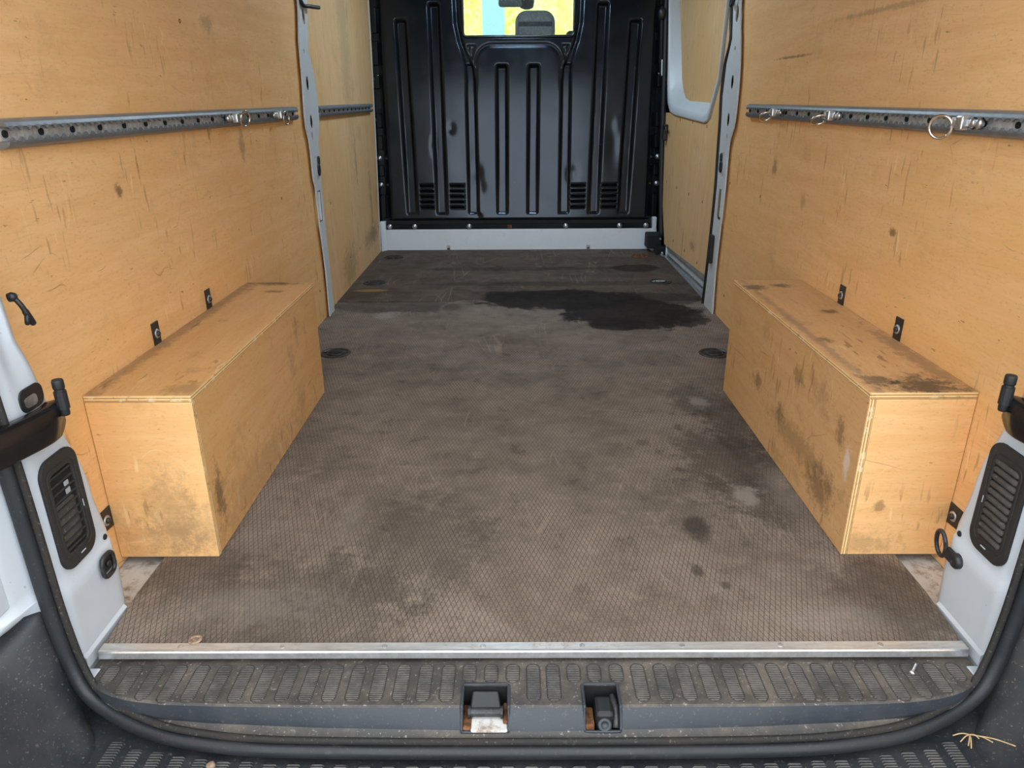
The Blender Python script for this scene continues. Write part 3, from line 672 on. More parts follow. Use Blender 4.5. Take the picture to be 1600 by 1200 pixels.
def bh_off(x, z):
    o = .030*rib_d(x, z)
    # raised centre field with rounded shoulders, groove round it
    top = 1.232; r = .10; hx = .262
    dx = abs(x)-(hx-r); dz = z-(top-r)
    dist = (math.hypot(max(dx, 0), max(dz, 0))-r) if z > top-r else abs(x)-hx
    if z > .9: o += .007*math.exp(-(dist/.007)**2)*sst(.95, 1.05, z)
    # triangular dimples beside the window foot
    for sg in (-1, 1):
        u = x*sg-.290; v = 1.232-z
        if 0 < v < .085:
            hw = .026*(1-v/.095); o += .008*sst(hw+.006, hw-.003, abs(u))*sst(0, .008, v)*sst(.085, .07, v)*(1-.75*sst(hw-.006, hw-.012, abs(u))*sst(.012, .018, v))
    for cx, cz, a, b, dd in DENT:
        e = ((x-cx)/a)**2+((z-cz)/b)**2
        if e < 9: o += .45*dd*math.exp(-e)
    # folded border
    o += .030*sst(.815, .860, abs(x))+.018*sst(.20, .185, z)
    return o
def build_bulkhead_panel():
    xs = []; x = -.862
    while x <= .8621: xs.append(x); x += .0055
    zs = []; z = .186
    while z <= 1.9: zs.append(z); z += .0075
    g = G(); V = {}
    inwin = lambda x, z: WIN[0] < x < WIN[1] and z > WIN[2]
    def cut(x, z):
        if inwin(x, z) and not ((x < WIN[0]+.02 or x > WIN[1]-.02) and z < WIN[2]+.02 and math.hypot(min(x-WIN[0]-.02, WIN[1]-.02-x), z-WIN[2]-.02) > .02): 
            if z < 1.80: return True
        for a, b in SLOTS:
            if a < x < b:
                for k in range(5):
                    zc = .407-.0335*k
                    if abs(z-zc) < .0098: return True
        return False
    def vert(i, j):
        if (i, j) not in V: V[i, j] = g.v((xs[i], BY(zs[j])+bh_off(xs[i], zs[j]), zs[j]))
        return V[i, j]
    for i in range(len(xs)-1):
        for j in range(len(zs)-1):
            if not cut((xs[i]+xs[i+1])/2, (zs[j]+zs[j+1])/2):
                g.face((vert(i, j), vert(i+1, j), vert(i+1, j+1), vert(i, j+1)), 0, True)
    o = obj('pressed_panel', g, 'bulkhead_paint', bh)
    md = o.modifiers.new('thickness', 'SOLIDIFY'); md.thickness = .006; md.offset = 0
build_bulkhead_panel()
# lips of the vent slots
for a, b in SLOTS:
    for k in range(5):
        zc = .407-.0335*k; y = BY(zc)
        g = G(); P = [(u, BY(v)-.0015, v) for u, v in rrect(a+.002, zc-.0112, b-.002, zc+.0112, .0095, 3)]
        g.tube(P, .0032, 5, cyc=True); obj('slot_lip', g, 'bulkhead_paint', bh)
obj('slot_box', G().box((-.75, 3.80, .20), (.75, 3.82, .50)), 'cavity_black', bh)
# side and bottom mounting flanges
for s in (-1, 1):
    obj('side_flange', plate([(s*.848, .15), (s*.902, .15), (s*.902, 1.88), (s*.838, 1.88)], [], .004, lambda u, v, w: (u, BY(v)+.030+w, v)), 'bulkhead_paint', bh)
    zz = [.20, .352, .462, .535, .625, .715, .755, .845, .985, 1.075, 1.12, 1.26, 1.30, 1.45, 1.50, 1.75] 
    for a, b in zip(zz[0::2], zz[1::2]):
        xa, xb = sorted((s*.862, s*.900))
        g = G(); g.loft([[(x, BY(z)+.030-d, z) for x, z in rrect(xa+e, a+e, xb-e, b-e, .006, 2)] for d, e in ((0, 0), (.014, .004), (.016, .008))], True, True, False)
        obj('flange_pad', g, 'bulkhead_paint', bh)
    for z in ((1.038, .804, .575, .411)):
        p = (s*.890, BY(z)+.029, z); bo = obj('bolt', G().lathe(p, (0, -1, 0), [(.0165, 0), (.0165, .004), (.010, .005), (.010, .012), (.006, .0135), (0, .0135)], 14), 'zinc', bh)
g = G(); g.box((-.862, 3.700, .135), (.862, 3.712, .168), .002); obj('bottom_flange', g, 'bulkhead_paint', bh)
g = G(); g.box((-.862, 3.712, .166), (.862, 3.735, .190), .002); obj('bottom_fold', g, 'black_matte', bh)
for x in (-.842, -.679, -.324, .306, .656, .827):
    obj('bolt', G().lathe((x, 3.701, .152), (0, -1, 0), [(.0165, 0), (.0165, .004), (.010, .005), (.010, .012), (.006, .0135), (0, .0135)], 14), 'zinc', bh)
obj('clip', G().box((-.075, 3.696, .140), (-.045, 3.702, .160), .002), 'rust', bh)
# window pane and rubber
wr = rrect(WIN[0]+.004, WIN[2]+.004, WIN[1]-.004, 1.795, .025)
obj('window_pane', plate(rrect(WIN[0]-.01, WIN[2]-.01, WIN[1]+.01, 1.81, .03), [], .004, lambda u, v, w: (u, BY(v)+.012+w, v)), 'glass', bh, label='clear bulkhead window pane')
obj('window_rubber', G().tube([(u, BY(v)-.001, v) for u, v in wr], .009, 8, cyc=True), 'bulkhead_paint', bh)
# white cross member under it
t = thing('cross_member', (0, 3.70, 0), 'white steel cross member below the black bulkhead', 'cross member')
obj('beam', G().box((-.868, 3.698, -.02), (.90, 3.76, .1335), .003), 'crossmember_paint', t)
obj('end_post', G().box((-.905, 3.69, -.02), (-.868, 3.74, .185), .004), 'crossmember_paint', t)
obj('end_post', G().box((.868, 3.69, .10), (.895, 3.74, .205), .004), 'crossmember_paint', t)
for x in (-.462, .456):
    c = obj('clip', G().box((x-.012, 3.694, .004), (x+.012, 3.699, .030), .002), 'zinc', t)
    obj('clip_rust', G().box((x-.008, 3.6925, .003), (x+.008, 3.6945, .014), .001), 'rust', c)

# ------------------------------------------------------------------ cab seen through the window
obj('wall_front', G().box((-1.02, 3.95, -.10), (1.02, 5.6, 1.0)), 'cavity_black', label='dark cab floor and dash mass ahead of the bulkhead', kind='structure')
obj('cab_roof', G().box((-1.02, 3.95, 1.92), (1.02, 5.3, 1.95)), 'cab_grey', label='cab roof skin above the seats', kind='structure')
t = thing('seat_unit', (.12, 4.5, 1.0), 'grey cloth cab seat with a rounded headrest behind the glass', 'seat')
g = G(); g.loft([[(x, y, z) for x, z in rrect(-.017+e, 1.26, .258-e, 1.487-e, .075-e*.5, 6)] for y, e in ((4.455, .03), (4.47, .006), (4.50, 0), (4.55, .0), (4.575, .02), (4.585, .05))], True, True, True)
hr = obj('headrest', g, 'seat_cloth', t)
obj('seam_band', G().box((.005, 4.452, 1.385), (.236, 4.462, 1.415), .004), 'seat_band', hr)
g = G(); g.loft([[(x, y, z) for x, z in rrect(-.13+e, 1.0, .37-e, 1.25-e, .08, 5)] for y, e in ((4.44, .03), (4.46, 0), (4.56, 0), (4.60, .03))], True, True, True)
obj('backrest', g, 'seat_cloth', t)
for x in (.07, .17): obj('headrest_post', G().cyl((x, 4.51, 1.2), (x, 4.51, 1.30), .006, 8), 'chrome', t)
t = thing('cab_mirror', (-.02, 4.95, 1.54), 'grey interior mirror and sensor pod at the windscreen', 'mirror')
obj('mirror_housing', G().box((-.140, 4.92, 1.555), (.080, 4.97, 1.68), .02, 3), 'mirror_grey', t)
g = G(); g.lathe((.070, 4.96, 1.54), (0, 0, 1), [(.02, 0), (.05, .012), (.058, .05), (.05, .14)], 14); obj('sensor_pod', g, 'cab_grey', t)
t = thing('seat_belt_anchor', (.42, 4.9, 1.0), 'dark grey block low at the right edge of the bulkhead window', 'cab trim')
obj('anchor_cover', G().box((.36, 4.85, 1.0), (.60, 4.95, 1.39), .03, 3), 'cab_grey', t)
for s in (-1, 1):
    obj('windscreen_pillar', G().tube([(s*.92, 5.2, 1.0), (s*.84, 4.95, 1.93)], .05, 8), 'cab_grey', label='%s windscreen pillar of the cab' % SIDE[s], cat='pillar')
g = G(); g.loft([[(-.9, 5.62, 1.0), (.9, 5.62, 1.0)], [(-.84, 5.05, 1.92), (.84, 5.05, 1.92)]], False, False, False)
ws = obj('windscreen', g, 'glass', label='windscreen glass ahead of the cab seats', cat='windscreen'); md = ws.modifiers.new('thickness', 'SOLIDIFY'); md.thickness = .005
obj('post', G().box((-.42, 9.0, -.75), (-.14, 9.25, 4.5), .03), 'pale_blue', label='pale blue upright post seen beyond the cab window', cat='post')
# sunny hedge in front of the van
g = G(); rnd = random.Random(3)
for k in range(9000):
    x = rnd.uniform(-3.2, 3.2); z = rnd.uniform(-.7, 4.6); y = 10.6+rnd.uniform(-.5, .5)+.25*math.sin(x*2.1+z)
    d = Vector((rnd.gauss(0, 1), rnd.gauss(0, .6), rnd.gauss(0, 1))).normalized(); e = d.cross(Vector((rnd.gauss(0, 1), -1.5, rnd.gauss(0, 1)))).normalized()
    L = rnd.uniform(.05, .12); W = L*.35; c = Vector((x, y, z))
    g.face([g.v(c-d*L), g.v(c+e*W), g.v(c+d*L), g.v(c-e*W)])
hd = obj('hedge', g, 'leaves', label='sunlit yellow green foliage beyond the cab window', cat='foliage', kind='stuff', recalc=False)
obj('hedge_bank', G().box((-4, 11.6, -.75), (4, 12.8, 4.8), .1), 'leaves', label='grassy green bank behind the foliage ahead of the van', cat='bank')

# ------------------------------------------------------------------ floor lashing points
LL = ['rusty round lashing cup in the floor, front left corner by the cross member', 'black lashing cup in the floor beside the left front plywood', 'black lashing cup in the floor at the far end of the left wheel arch box',
      'rusty red lashing cup in the floor, front right corner', 'lashing cup in the floor with a pale bar beside the sliding door', 'black lashing cup in the floor at the far end of the right wheel arch box']
for k, (x, y) in enumerate(LASH):
    t = thing('floor_lashing_cup', (x, y, -.02), LL[k], 'lashing point', 'lashing cups in the floor')
    rim = {0: 'dark_rust', 3: 'rust'}.get(k, 'ring_dark_steel')
    obj('rim', G().lathe((x, y, 0), (0, 0, 1), [(.046, .0005), (.060, .0005), (.058, .003), (.049, .0035), (.046, -.004)], 28), rim, t)
    obj('cup', G().lathe((x, y, 0), (0, 0, 1), [(.0495, .0), (.048, -.008), (.036, -.019), (0, -.021)], 24), rim if k in (0, 3) else 'cavity_black', t)
    obj('bar', G().tube([(x-.046, y+.006, -.003), (x-.02, y+.006, .001), (x+.02, y+.006, .001), (x+.046, y+.006, -.003)], .006, 8), 'zinc' if k == 4 else ('rust' if k == 3 else 'ring_dark_steel'), t)
    obj('ring', G().tube([(x+.030*math.cos(a*math.pi/10), y-.006+.022*math.sin(a*math.pi/10), .0015) for a in range(20)], .004, 6, cyc=True), rim if k in (0, 3) else 'ring_dark_steel', t)

# ------------------------------------------------------------------ threshold strip
t = thing('threshold_strip', (0, -.025, 0), 'aluminium threshold strip screwed along the rear edge of the floor', 'strip')
sec = [(-.008, .0005), (-.008, .0045), (-.040, .0045), (-.0445, .0040), (-.0475, .0010), (-.048, -.016), (-.0455, -.016), (-.045, .0), (-.042, .0005)]
obj('top_leg', G().prism([(-.7845, a, b) for a, b in [(-.009, .0005), (-.009, .0045), (-.0275, .0045), (-.0275, .0005)]], (1.569, 0, 0)), 'aluminium_strip', t)
obj('front_lip', G().prism([(-.7845, a, b) for a, b in [(-.0275, .0005), (-.0275, .0046), (-.0300, .0040), (-.0318, .0015), (-.0325, -.011), (-.0300, -.011), (-.0295, .0)]], (1.569, 0, 0)), 'alu_bright', t)
for x in (-.64, -.454, -.268, -.089, .091, .272, .45, .631):
    obj('screw', G().lathe((x, -.0185, .0045), (0, 0, 1), [(.0050, 0), (.005, .0008), (.003, .0004), (0, .0002)], 12), 'bolt_steel', t)
# loose bits lying about
obj('washer', G().lathe((-.620, -.001, .0046), (0, 0, 1), [(.006, 0), (.0125, 0), (.0125, .002), (.006, .002), (.006, 0)], 22), 'stone', label='loose tan washer lying on the aluminium strip at the left', cat='washer')
t = thing('loose_screw', (.672, -.056, -.018), 'loose silver screw lying on the sill beside the strip', 'screw')
obj('shank', G().cyl((.668, -.066, -.016), (.684, -.048, -.014), .0022, 8), 'zinc', t)
obj('head', G().lathe((.668, -.066, -.016), (-.66, -.75, 0), [(.0022, -.002), (.005, .001), (.0045, .003), (0, .0035)], 10), 'zinc', t)

# ------------------------------------------------------------------ plastic sill with grip pads
FE = [(.0, -.136), (.40, -.1345), (.55, -.131), (.632, -.127), (.69, -.119), (.725, -.109), (.750, -.098), (.775, -.080), (.79, -.062)]
SB = [(.0, -.155), (.361, -.146), (.55, -.136), (.62, -.129), (.662, -.122), (.714, -.108), (.745, -.094), (.775, -.076), (.79, -.060)]
SI = [(.0, -.163), (.30, -.161), (.42, -.157), (.543, -.150), (.60, -.142), (.649, -.132), (.70, -.116), (.735, -.098), (.77, -.074), (.79, -.056)]
REC = [(-.121, -.042), (.085, .146)]
YC = -.090
sill = thing('door_sill', (0, -.08, -.06), 'black plastic rear sill cover with rows of oblong grip pads', 'sill')
def build_sill():
    xs = sorted(set([round(-.79+1.58*i/120, 4) for i in range(121)]+[v for r in REC for v in r]))
    gt, gf, gl = G(), G(), G()
    prev = None
    def prof(x):
        a = abs(x); f, s_, h = interp(FE, a), interp(SB, a), interp(SI, a); k = sst(.66, .79, a)
        z1 = -.055+.020*k; z2 = -.064+.026*k
        s_ = min(s_, f-.001); h = min(h, s_-.001)
        yc = max(YC, f+.012)
        return [(.0, -.021), (yc, -.020), (f+.004, -.020), (f, -.0225)], [(f, -.0225), (f*.5+s_*.5-.001, -.0225+(z1+.0225)*.45), (s_, z1)], [(s_, z1), (h, z2), (h+.006, z2-.010), (h+.012, z2-.05)]
    def col(g, pts, x): return [g.v((x, *p)) for p in pts]
    for i in range(len(xs)-1):
        x0, x1 = xs[i], xs[i+1]; mid = (x0+x1)/2
        rec = any(a < mid < b for a, b in REC)
        A, B = prof(x0), prof(x1)
        for q, (g, sm) in enumerate(((gt, False), (gf, True), (gl, False))):
            a, b = col(g, A[q], x0), col(g, B[q], x1)
            for k in range(len(a)-1):
                if rec and ((q == 0 and k >= 1) or q == 1): continue
                g.face((a[k], b[k], b[k+1], a[k+1]), 0, sm)
    obj('top_cover', gt, 'sill_dusty', sill); obj('front_face', gf, 'sill_face', sill); obj('lower_ledge', gl, 'sill_dusty', sill)
build_sill()
def stadium(w, l, n=8):
    r = w/2; return [(r*math.cos(math.pi*k/n), l/2-r+r*math.sin(math.pi*k/n)) for k in range(n+1)]+[(-r*math.cos(math.pi*k/n), -l/2+r-r*math.sin(math.pi*k/n)) for k in range(n+1)]
def pad_mesh(w, l, mat):
    g = G(); o = stadium(w, l); i = stadium(w-.003, l-.003)
    g.loft([[(*p, 0) for p in o], [(*p, .0012) for p in i]], True, True, False)
    return mesh_of(g, mat, 'grip_pad')
def rim_mesh(w, l):
    g = G(); g.tube([(*p, .0003) for p in stadium(w+.001, l+.001)], .0009, 4, cyc=True); return mesh_of(g, 'groove_dirt', 'pad_groove')
PX = [(-.112, .045), (-.0735, .045), (-.035, .045), (.001, .088), (.036, .088), (.0725, .045), (.109, .045), (.148, .045)]
PX += [(.187+.0402*k, .088) for k in range(15)]+[(-.149-.0402*k, .088) for k in range(16)]
pm = {}
for x, l in sorted(PX):
    if abs(x) > .73: l = .044
    elif abs(x) > .69: l = .072
    elif abs(x) > .65: l = .082
    if l not in pm: pm[l] = (pad_mesh(.0235, l, 'sill_pad'), rim_mesh(.0235, l))
    p = inst(pm[l][0], 'grip_pad', (x, -.0375-l/2, -.0203), sill)
    inst(pm[l][1], 'pad_groove', (x, -.0375-l/2, -.0203), p)
# latch recesses
def recess(x0, x1, label):
    t = thing('latch_recess', ((x0+x1)/2, -.12, -.09), label, 'latch', 'latches in the sill')
    yb, yf = YC, interp(SB, abs((x0+x1)/2))
    g = G(); a, b = -.0225, -.088
    P = lambda x, y, z: (x, y, z)
    for q in ([(x0, yb, -.02), (x0, yb, b), (x0, yf, b), (x0, yf, -.056), (x0, -.136, -.0225)], [(x1, yb, -.02), (x1, yb, b), (x1, yf, b), (x1, yf, -.056), (x1, -.136, -.0225)], [(x0, yb, -.02), (x1, yb, -.02), (x1, yb, b), (x0, yb, b)], [(x0, yb, b), (x1, yb, b), (x1, yf, b), (x0, yf, b)], [(x0, yf, b), (x1, yf, b), (x1, yf, -.056), (x0, yf, -.056)]):
        g.face([g.v(p) for p in q])
    obj('cavity', g, 'cavity_black', t)
    pts = smooth_path([(x0, yb, -.019), (x0, -.133, -.0195), (x0, -.137, -.024), (x0, yf+.002, -.054), (x0+.006, yf-.001, -.057), (x1-.006, yf-.001, -.057), (x1, yf+.002, -.054), (x1, -.137, -.024), (x1, -.133, -.0195), (x1, yb, -.019)], 3)
    obj('rim', G().tube(pts+[Vector((x1-.004, yb+.004, -.019)), Vector((x0+.004, yb+.004, -.019))], .0028, 6, cyc=True), 'sill_face', t)
    return t
t = recess(*REC[0], 'wide latch recess in the sill with flaking white paint and rust, left of the two')
x0, x1 = REC[0]
obj('striker_plate', G().box((x0+.015, -.156, -.080), (x1-.002, -.118, -.052), .003), 'white_pan', t)
obj('rusty_side', G().box((x0+.001, -.152, -.086), (x0+.016, -.10, -.050), .003), 'rust', t)
obj('rusty_side', G().box((x1-.010, -.142, -.086), (x1-.001, -.10, -.046), .003), 'rust', t)
g = G(); g.loft([[(x0+.016, -.093, -.026), (x1-.018, -.093, -.026), (x1-.018, -.093, -.05), (x0+.016, -.093, -.05)], [(x0+.012, -.120, -.040), (x1-.012, -.120, -.040), (x1-.012, -.120, -.06), (x0+.012, -.120, -.06)]], True, True, False); obj('latch_body', g, 'black_satin', t, bev=.003)
obj('roller', G().cyl((x0+.013, -.126, -.042), (x1-.013, -.126, -.042), .0075, 14), 'ring_dark_steel', t)
for x in (x0+.012, x1-.012): obj('roller_end', G().cyl((x-.002, -.126, -.042), (x+.002, -.126, -.042), .0105, 14), 'black_satin', t)
t = recess(*REC[1], 'narrow latch recess in the sill with a black catch, right of the two')
x0, x1 = REC[1]
obj('rusty_side', G().box((x0+.001, -.150, -.086), (x0+.017, -.11, -.046), .003), 'rust', t)
obj('catch_body', G().box((x0+.019, -.142, -.075), (x1-.011, -.100, -.030), .006), 'black_satin', t)
obj('catch_boss', G().lathe((x0+.034, -.146, -.050), (0, -.8, .5), [(.012, -.006), (.012, .003), (.007, .005), (.006, .001), (0, .001)], 16), 'sill_face', t)
obj('catch_arm', G().tube(smooth_path([(x1-.010, -.10, -.032), (x1-.006, -.125, -.036), (x1-.008, -.147, -.056)], 4), .006, 8), 'ring_dark_steel', t)

# ------------------------------------------------------------------ rear body pillars with the door frame
FARE = [(-.08, .110), (-.02, .110), (.09, .118), (.18, .111), (.255, .095), (.27, .097), (.33, .086), (.37, .070), (.42, .052), (.47, .042), (.53, .034), (.58, .018), (.66, .017), (.75, .019), (1.9, .02)]
XF = lambda z: .8045+max(0, z-.42)*.05
def rear_pillar(s):
    t = thing('rear_pillar', (s*.85, 0, -.05), 'white rear door pillar on the left, carrying a slatted vent' if s < 0 else 'white rear door pillar on the right, carrying a closed louvre vent', 'pillar', 'rear door pillars')
    zs = sorted(set([-.075, -.05, -.03, -.02, 0, .03, .06, .09, .12, .1535, .1545]+[round(.18+.02*k, 3) for k in range(32)]+[.9, 1.1, 1.4, 1.8]))
    rings = []
    for z in zs:
        xf = XF(z); fe = interp(FARE, z); ne = -.050
        if z < .1540: xf -= .0022
        wq = .08*sst(.135, .10, z)
        # shallow pressing above the hinge
        pr = .008*sst(.50, .55, z)
        prof = [(.905, fe+.075), (xf+.030, fe+.016), (xf+.010, fe+.004), (xf+.003, fe-.001), (xf, fe-.010), (xf, fe-.024+pr), (xf+pr, ne+.052), (xf+pr*.5, ne+.030), (xf-.0005, ne+.020), (xf+.001, ne+.010), (xf+.006, ne+.002), (xf+.014, ne-.004), (xf+.022, ne-.012), (xf+.026+wq, ne-.030), (xf+.030+wq, ne-.060), (xf+.038+wq, ne-.090), (xf+.060+wq, ne-.110), (xf+.17, ne-.120), (xf+.20, ne-.09), (xf+.21, ne+.05)]
        rings.append([(s*x, y, z) for x, y in prof])
    g = G(); g.loft(rings, False, False, True)
    o = obj('pillar_skin', g, 'white_paint', t)
    # flange along the floor
    obj('foot_flange', G().prism([(s*.806, .100, -.022), (s*.798, .100, -.021), (s*.797, .100, .001), (s*.803, .100, .007)], (0, -.145, 0)), 'white_paint', t)
    obj('corner_tab', G().box((min(s*.775, s*.800), -.085, -.040), (max(s*.775, s*.800), -.045, -.019), .003), 'white_paint', t)
    obj('seam_plug', G().lathe((s*(XF(.16)-.001), .095, .165), (-s, 0, 0), [(.006, 0), (.005, .002), (0, .0025)], 10), 'black_matte', t)
    # raised plate on the outer jamb
    obj('jamb_plate', G().box((min(s*.838, s*.848), -.150, .175), (max(s*.838, s*.848), -.112, .245), .003), 'white_paint', t)
    return t
rear_pillar(-1); rear_pillar(1)
def vent(s):
    t = thing('vent_grille', (s*.8045, .017, .172), 'black vent grille with open slats on the left rear pillar' if s < 0 else 'black vent grille with closed rubber louvres on the right rear pillar', 'vent', 'pillar vents')
    Y0, Y1, Z0, Z1 = -.033, .066, .172, .378
    X = .8046; fm = lambda u, v, w: (s*(X-w), u, v)
    out = rrect(Y0, Z0, Y1, Z1, .028, 6); inn = rrect(Y0+.0165, Z0+.026, Y1-.0165, Z1-.026, .014, 5)
    obj('frame', plate(out, [inn], .006, fm, .0015), 'vent_plastic', t)
    obj('backing', plate(rrect(Y0+.014, Z0+.022, Y1-.014, Z1-.022, .014), [], .0006, fm), 'cavity_black', t)
    obj('inner_lip', G().tube([(s*(X-.0062), u, v) for u, v in rrect(Y0+.011, Z0+.018, Y1-.011, Z1-.018, .018, 5)], .0012, 5, cyc=True), 'vent_plastic', t)
    ya, yb = Y0+.017, Y1-.017
    n = 10 if s < 0 else 11
    for k in range(n):
        z = Z0+.034+(Z1-Z0-.068)*k/(n-1); g = G()
        if s < 0: g.box((-.0022, ya, -.0016), (.0022, yb, .0016), .0006, 1, Matrix.Translation((s*(X-.0028), 0, z)))
        else: g.tube([(s*(X-.0026), ya+.002, z), (s*(X-.0030), ya+.006, z), (s*(X-.0030), yb-.006, z), (s*(X-.0026), yb-.002, z)], [.0035, .0058, .0058, .0035], 8)
        obj('slat', g, 'vent_plastic' if s < 0 else 'louvre_rubber', t)
    if s < 0:
        g = G()
        for z in (.318, .304): g.box((min(s*(X-.001), s*(X-.0035)), .022, z-.005), (max(s*(X-.001), s*(X-.0035)), .034, z+.005), .001)
        obj('clip', g, 'grey_primer', t)
        obj('flap', plate(rrect(ya+.002, .212, yb-.008, .292, .008), [], .0005, lambda u, v, w: (s*(X-.0008-w), u, v)), 'louvre_rubber', t)
    for y, z, dy, dz in ((Y1-.012, .265, .0012, .007), (.022, Z0+.013, .007, .0012)):
        obj('chip', G().box((min(s*(X-.0055), s*(X-.0066)), y-dy, z-dz), (max(s*(X-.0055), s*(X-.0066)), y+dy, z+dz), .0003), 'white_paint', t)
vent(-1); vent(1)
# rubber seal right round the lower opening: one continuous U
def seal_path(dx=0, dy=0, dz=0):
    half = [(0, -.176, -.078), (.20, -.1755, -.078), (.36, -.174, -.077), (.46, -.171, -.076), (.54, -.163, -.075), (.62, -.149, -.073), (.69, -.127, -.067), (.745, -.105, -.055), (.783, -.089, -.030), (.803, -.079, .02), (.811, -.076, .08), (.815, -.075, .15), (.816, -.075, .25), (.818, -.075, .38), (.824, -.074, .55), (.835, -.073, .8), (.86, -.07, 1.3), (.87, -.07, 1.75)]
    L = [Vector((-x, y, z)) for x, y, z in half[::-1]]; R = [Vector((x, y, z)) for x, y, z in half[1:]]
    return smooth_path(L+R, 5)
t = thing('door_seal', (0, -.17, -.09), 'black rubber seal following the rear door opening round the sill', 'seal')
SP = seal_path()
def frame_at(i):
    tg = (SP[min(i+1, len(SP)-1)]-SP[max(i-1, 0)]).normalized()
    rear = Vector((0, -1, 0)); rear = (rear-tg*rear.dot(tg)).normalized(); side = tg.cross(rear)     # side: into the opening
    if side.dot(Vector((0, 0, .6))-SP[i]) < 0: side = -side
    return rear, side
g = G(); rings = []
for i, p in enumerate(SP):
    r, sd = frame_at(i)
    rings.append([p+r*(.0105*math.cos(a))+sd*(.0125*math.sin(a)) for a in [2*math.pi*k/12 for k in range(12)]])
g.loft(rings); obj('bulb', g, 'seal_rubber', t)
g = G(); rings = []
for i, p in enumerate(SP):
    r, sd = frame_at(i); c = p+sd*.011-r*.006
    rings.append([c+r*a+sd*b for a, b in ((-.012, .002), (-.002, .012), (.003, .010), (.004, .004), (.002, -.002), (-.010, -.004))])
g.loft(rings); obj('grip_lip', g, 'seal_lip', t)

# pillar furniture
def flange_ring(s):
    if s < 0:
        t = thing('lashing_ring', (s*.80, .073, .10), 'black lashing ring folded flat on the left rear pillar', 'lashing ring', 'lashing rings on the rear pillars')
        c = Vector((s*.797, .070, .121))
        obj('ring', G().tube([c+Vector((-s*.004, y, z)) for y, z in rrect(-.019, -.021, .019, .021, .013, 4)], .0042, 8, cyc=True), 'ring_dark_steel', t)
        obj('mount', plate(rrect(c.y-.009, c.z-.014, c.y+.016, c.z+.014, .005), [], .007, lambda u, v, w: (s*(.803-w), u, v), .0015), 'ring_dark_steel', t)
        obj('bolt', G().lathe(c+Vector((-s*.001, .003, 0)), (-s, 0, 0), [(.007, 0), (.007, .004), (.004, .005), (0, .0045)], 8), 'black_satin', t)
    else:
        t = thing('lashing_ring', (s*.80, .10, .08), 'black lashing ring standing out beside a bolt on the right rear pillar', 'lashing ring', 'lashing rings on the rear pillars')
        c = Vector((s*.800, .078, .116))
        obj('bolt', G().lathe(c, (-s, 0, 0), [(.015, -.003), (.015, .005), (.011, .009), (.006, .0095), (.005, .007), (0, .007)], 18), 'ring_dark_steel', t)
        obj('mount', G().box((s*.800-.010, .082, .106), (s*.803, .110, .128), .004), 'black_satin', t)
        cc = Vector((.792, .122, .122))
        obj('ring', G().tube([cc+Vector((-.004*math.sin(a), .016*math.cos(a), .027*math.sin(a)+.004)) for a in [2*math.pi*k/24 for k in range(24)]], .0042, 8, cyc=True), 'ring_dark_steel', t)
flange_ring(-1); flange_ring(1)
t = thing('strap_hook', (-.82, .05, .58), 'black coat hook high on the left rear pillar', 'hook')
obj('hook_base', G().lathe((-.829, .052, .640), (1, .3, .2), [(.007, -.004), (.008, .003), (.005, .008), (0, .009)], 12), 'black_satin', t)
obj('hook_arm', G().tube(smooth_path([(-.826, .053, .640), (-.818, .054, .627), (-.815, .058, .612), (-.816, .068, .594), (-.819, .072, .591)], 5), [.0042]*9+[.0052]*8+[.0042]*4, 8), 'black_satin', t)
obj('hook_tip', G().tube(smooth_path([(-.815, .059, .612), (-.815, .055, .600), (-.817, .057, .595)], 4), .0040, 8), 'black_satin', t)
def hinge(s):
    t = thing('hinge_assembly', (s*.79, -.01, .40), 'black rear door hinge arm curving out of the left pillar' if s < 0 else 'black rear door hinge arm at the right edge on the right pillar', 'hinge', 'rear door hinges')
    kx, ky = s*.769, .022
    obj('pin', G().lathe((kx, ky, .449), (0, 0, 1), [(.0068, 0), (.0076, .003), (.0076, .060), (.007, .062), (0, .063)], 14), 'rubber_black', t)
    obj('knuckle', G().tube([(kx, ky, .461), (kx, ky, .491)], .0096, 14, sm=False), 'black_satin', t)
    obj('pin_cap', G().lathe((kx, ky, .4955), (0, 0, 1), [(.0085, 0), (.009, .002), (.009, .013), (.008, .0155), (0, .016)], 14), 'rubber_black', t)
    # pocket behind the arm
    obj('pocket', plate(rrect(-.022, .468, .034, .505, .014), [], .003, lambda u, v, w: (s*(XF(.49)-.0002-w), u, v), .001), 'black_satin', t)
    obj('pocket_lining', plate(rrect(-.014, .474, .016, .492, .007), [], .001, lambda u, v, w: (s*(XF(.49)-.0033-w), u, v)), 'zinc', t)
    # goose-neck arm: plan curve, band section
    plan = smooth_path([(s*.776, .030, 0), (s*.772, .012, 0), (s*.770, -.015, 0), (s*.778, -.055, 0), (s*.793, -.105, 0), (s*.83, -.185, 0), (s*.95, -.27, 0), (s*1.10, -.28, 0)], 6)
    rings = []
    for i, p in enumerate(plan):
        tg = (plan[min(i+1, len(plan)-1)]-plan[max(i-1, 0)]).normalized(); n = Vector((-tg.y, tg.x, 0))*(-s)   # outboard side
        if n.x*s < 0: n = -n
        w = min(.026, .012+.004*i); top = .474; lo = .416+.016*max(0, 1-i/8)
        rings.append([Vector((p.x, p.y, 0))+n*a+Vector((0, 0, z)) for a, z in ((0, lo+.004), (.004, lo), (w-.004, lo), (w, lo+.004), (w, top-.005), (w-.005, top), (.006, top), (.0, top-.007))])
    g = G(); g.loft(rings); obj('arm', g, 'black_gloss', t)
hinge(-1); hinge(1)

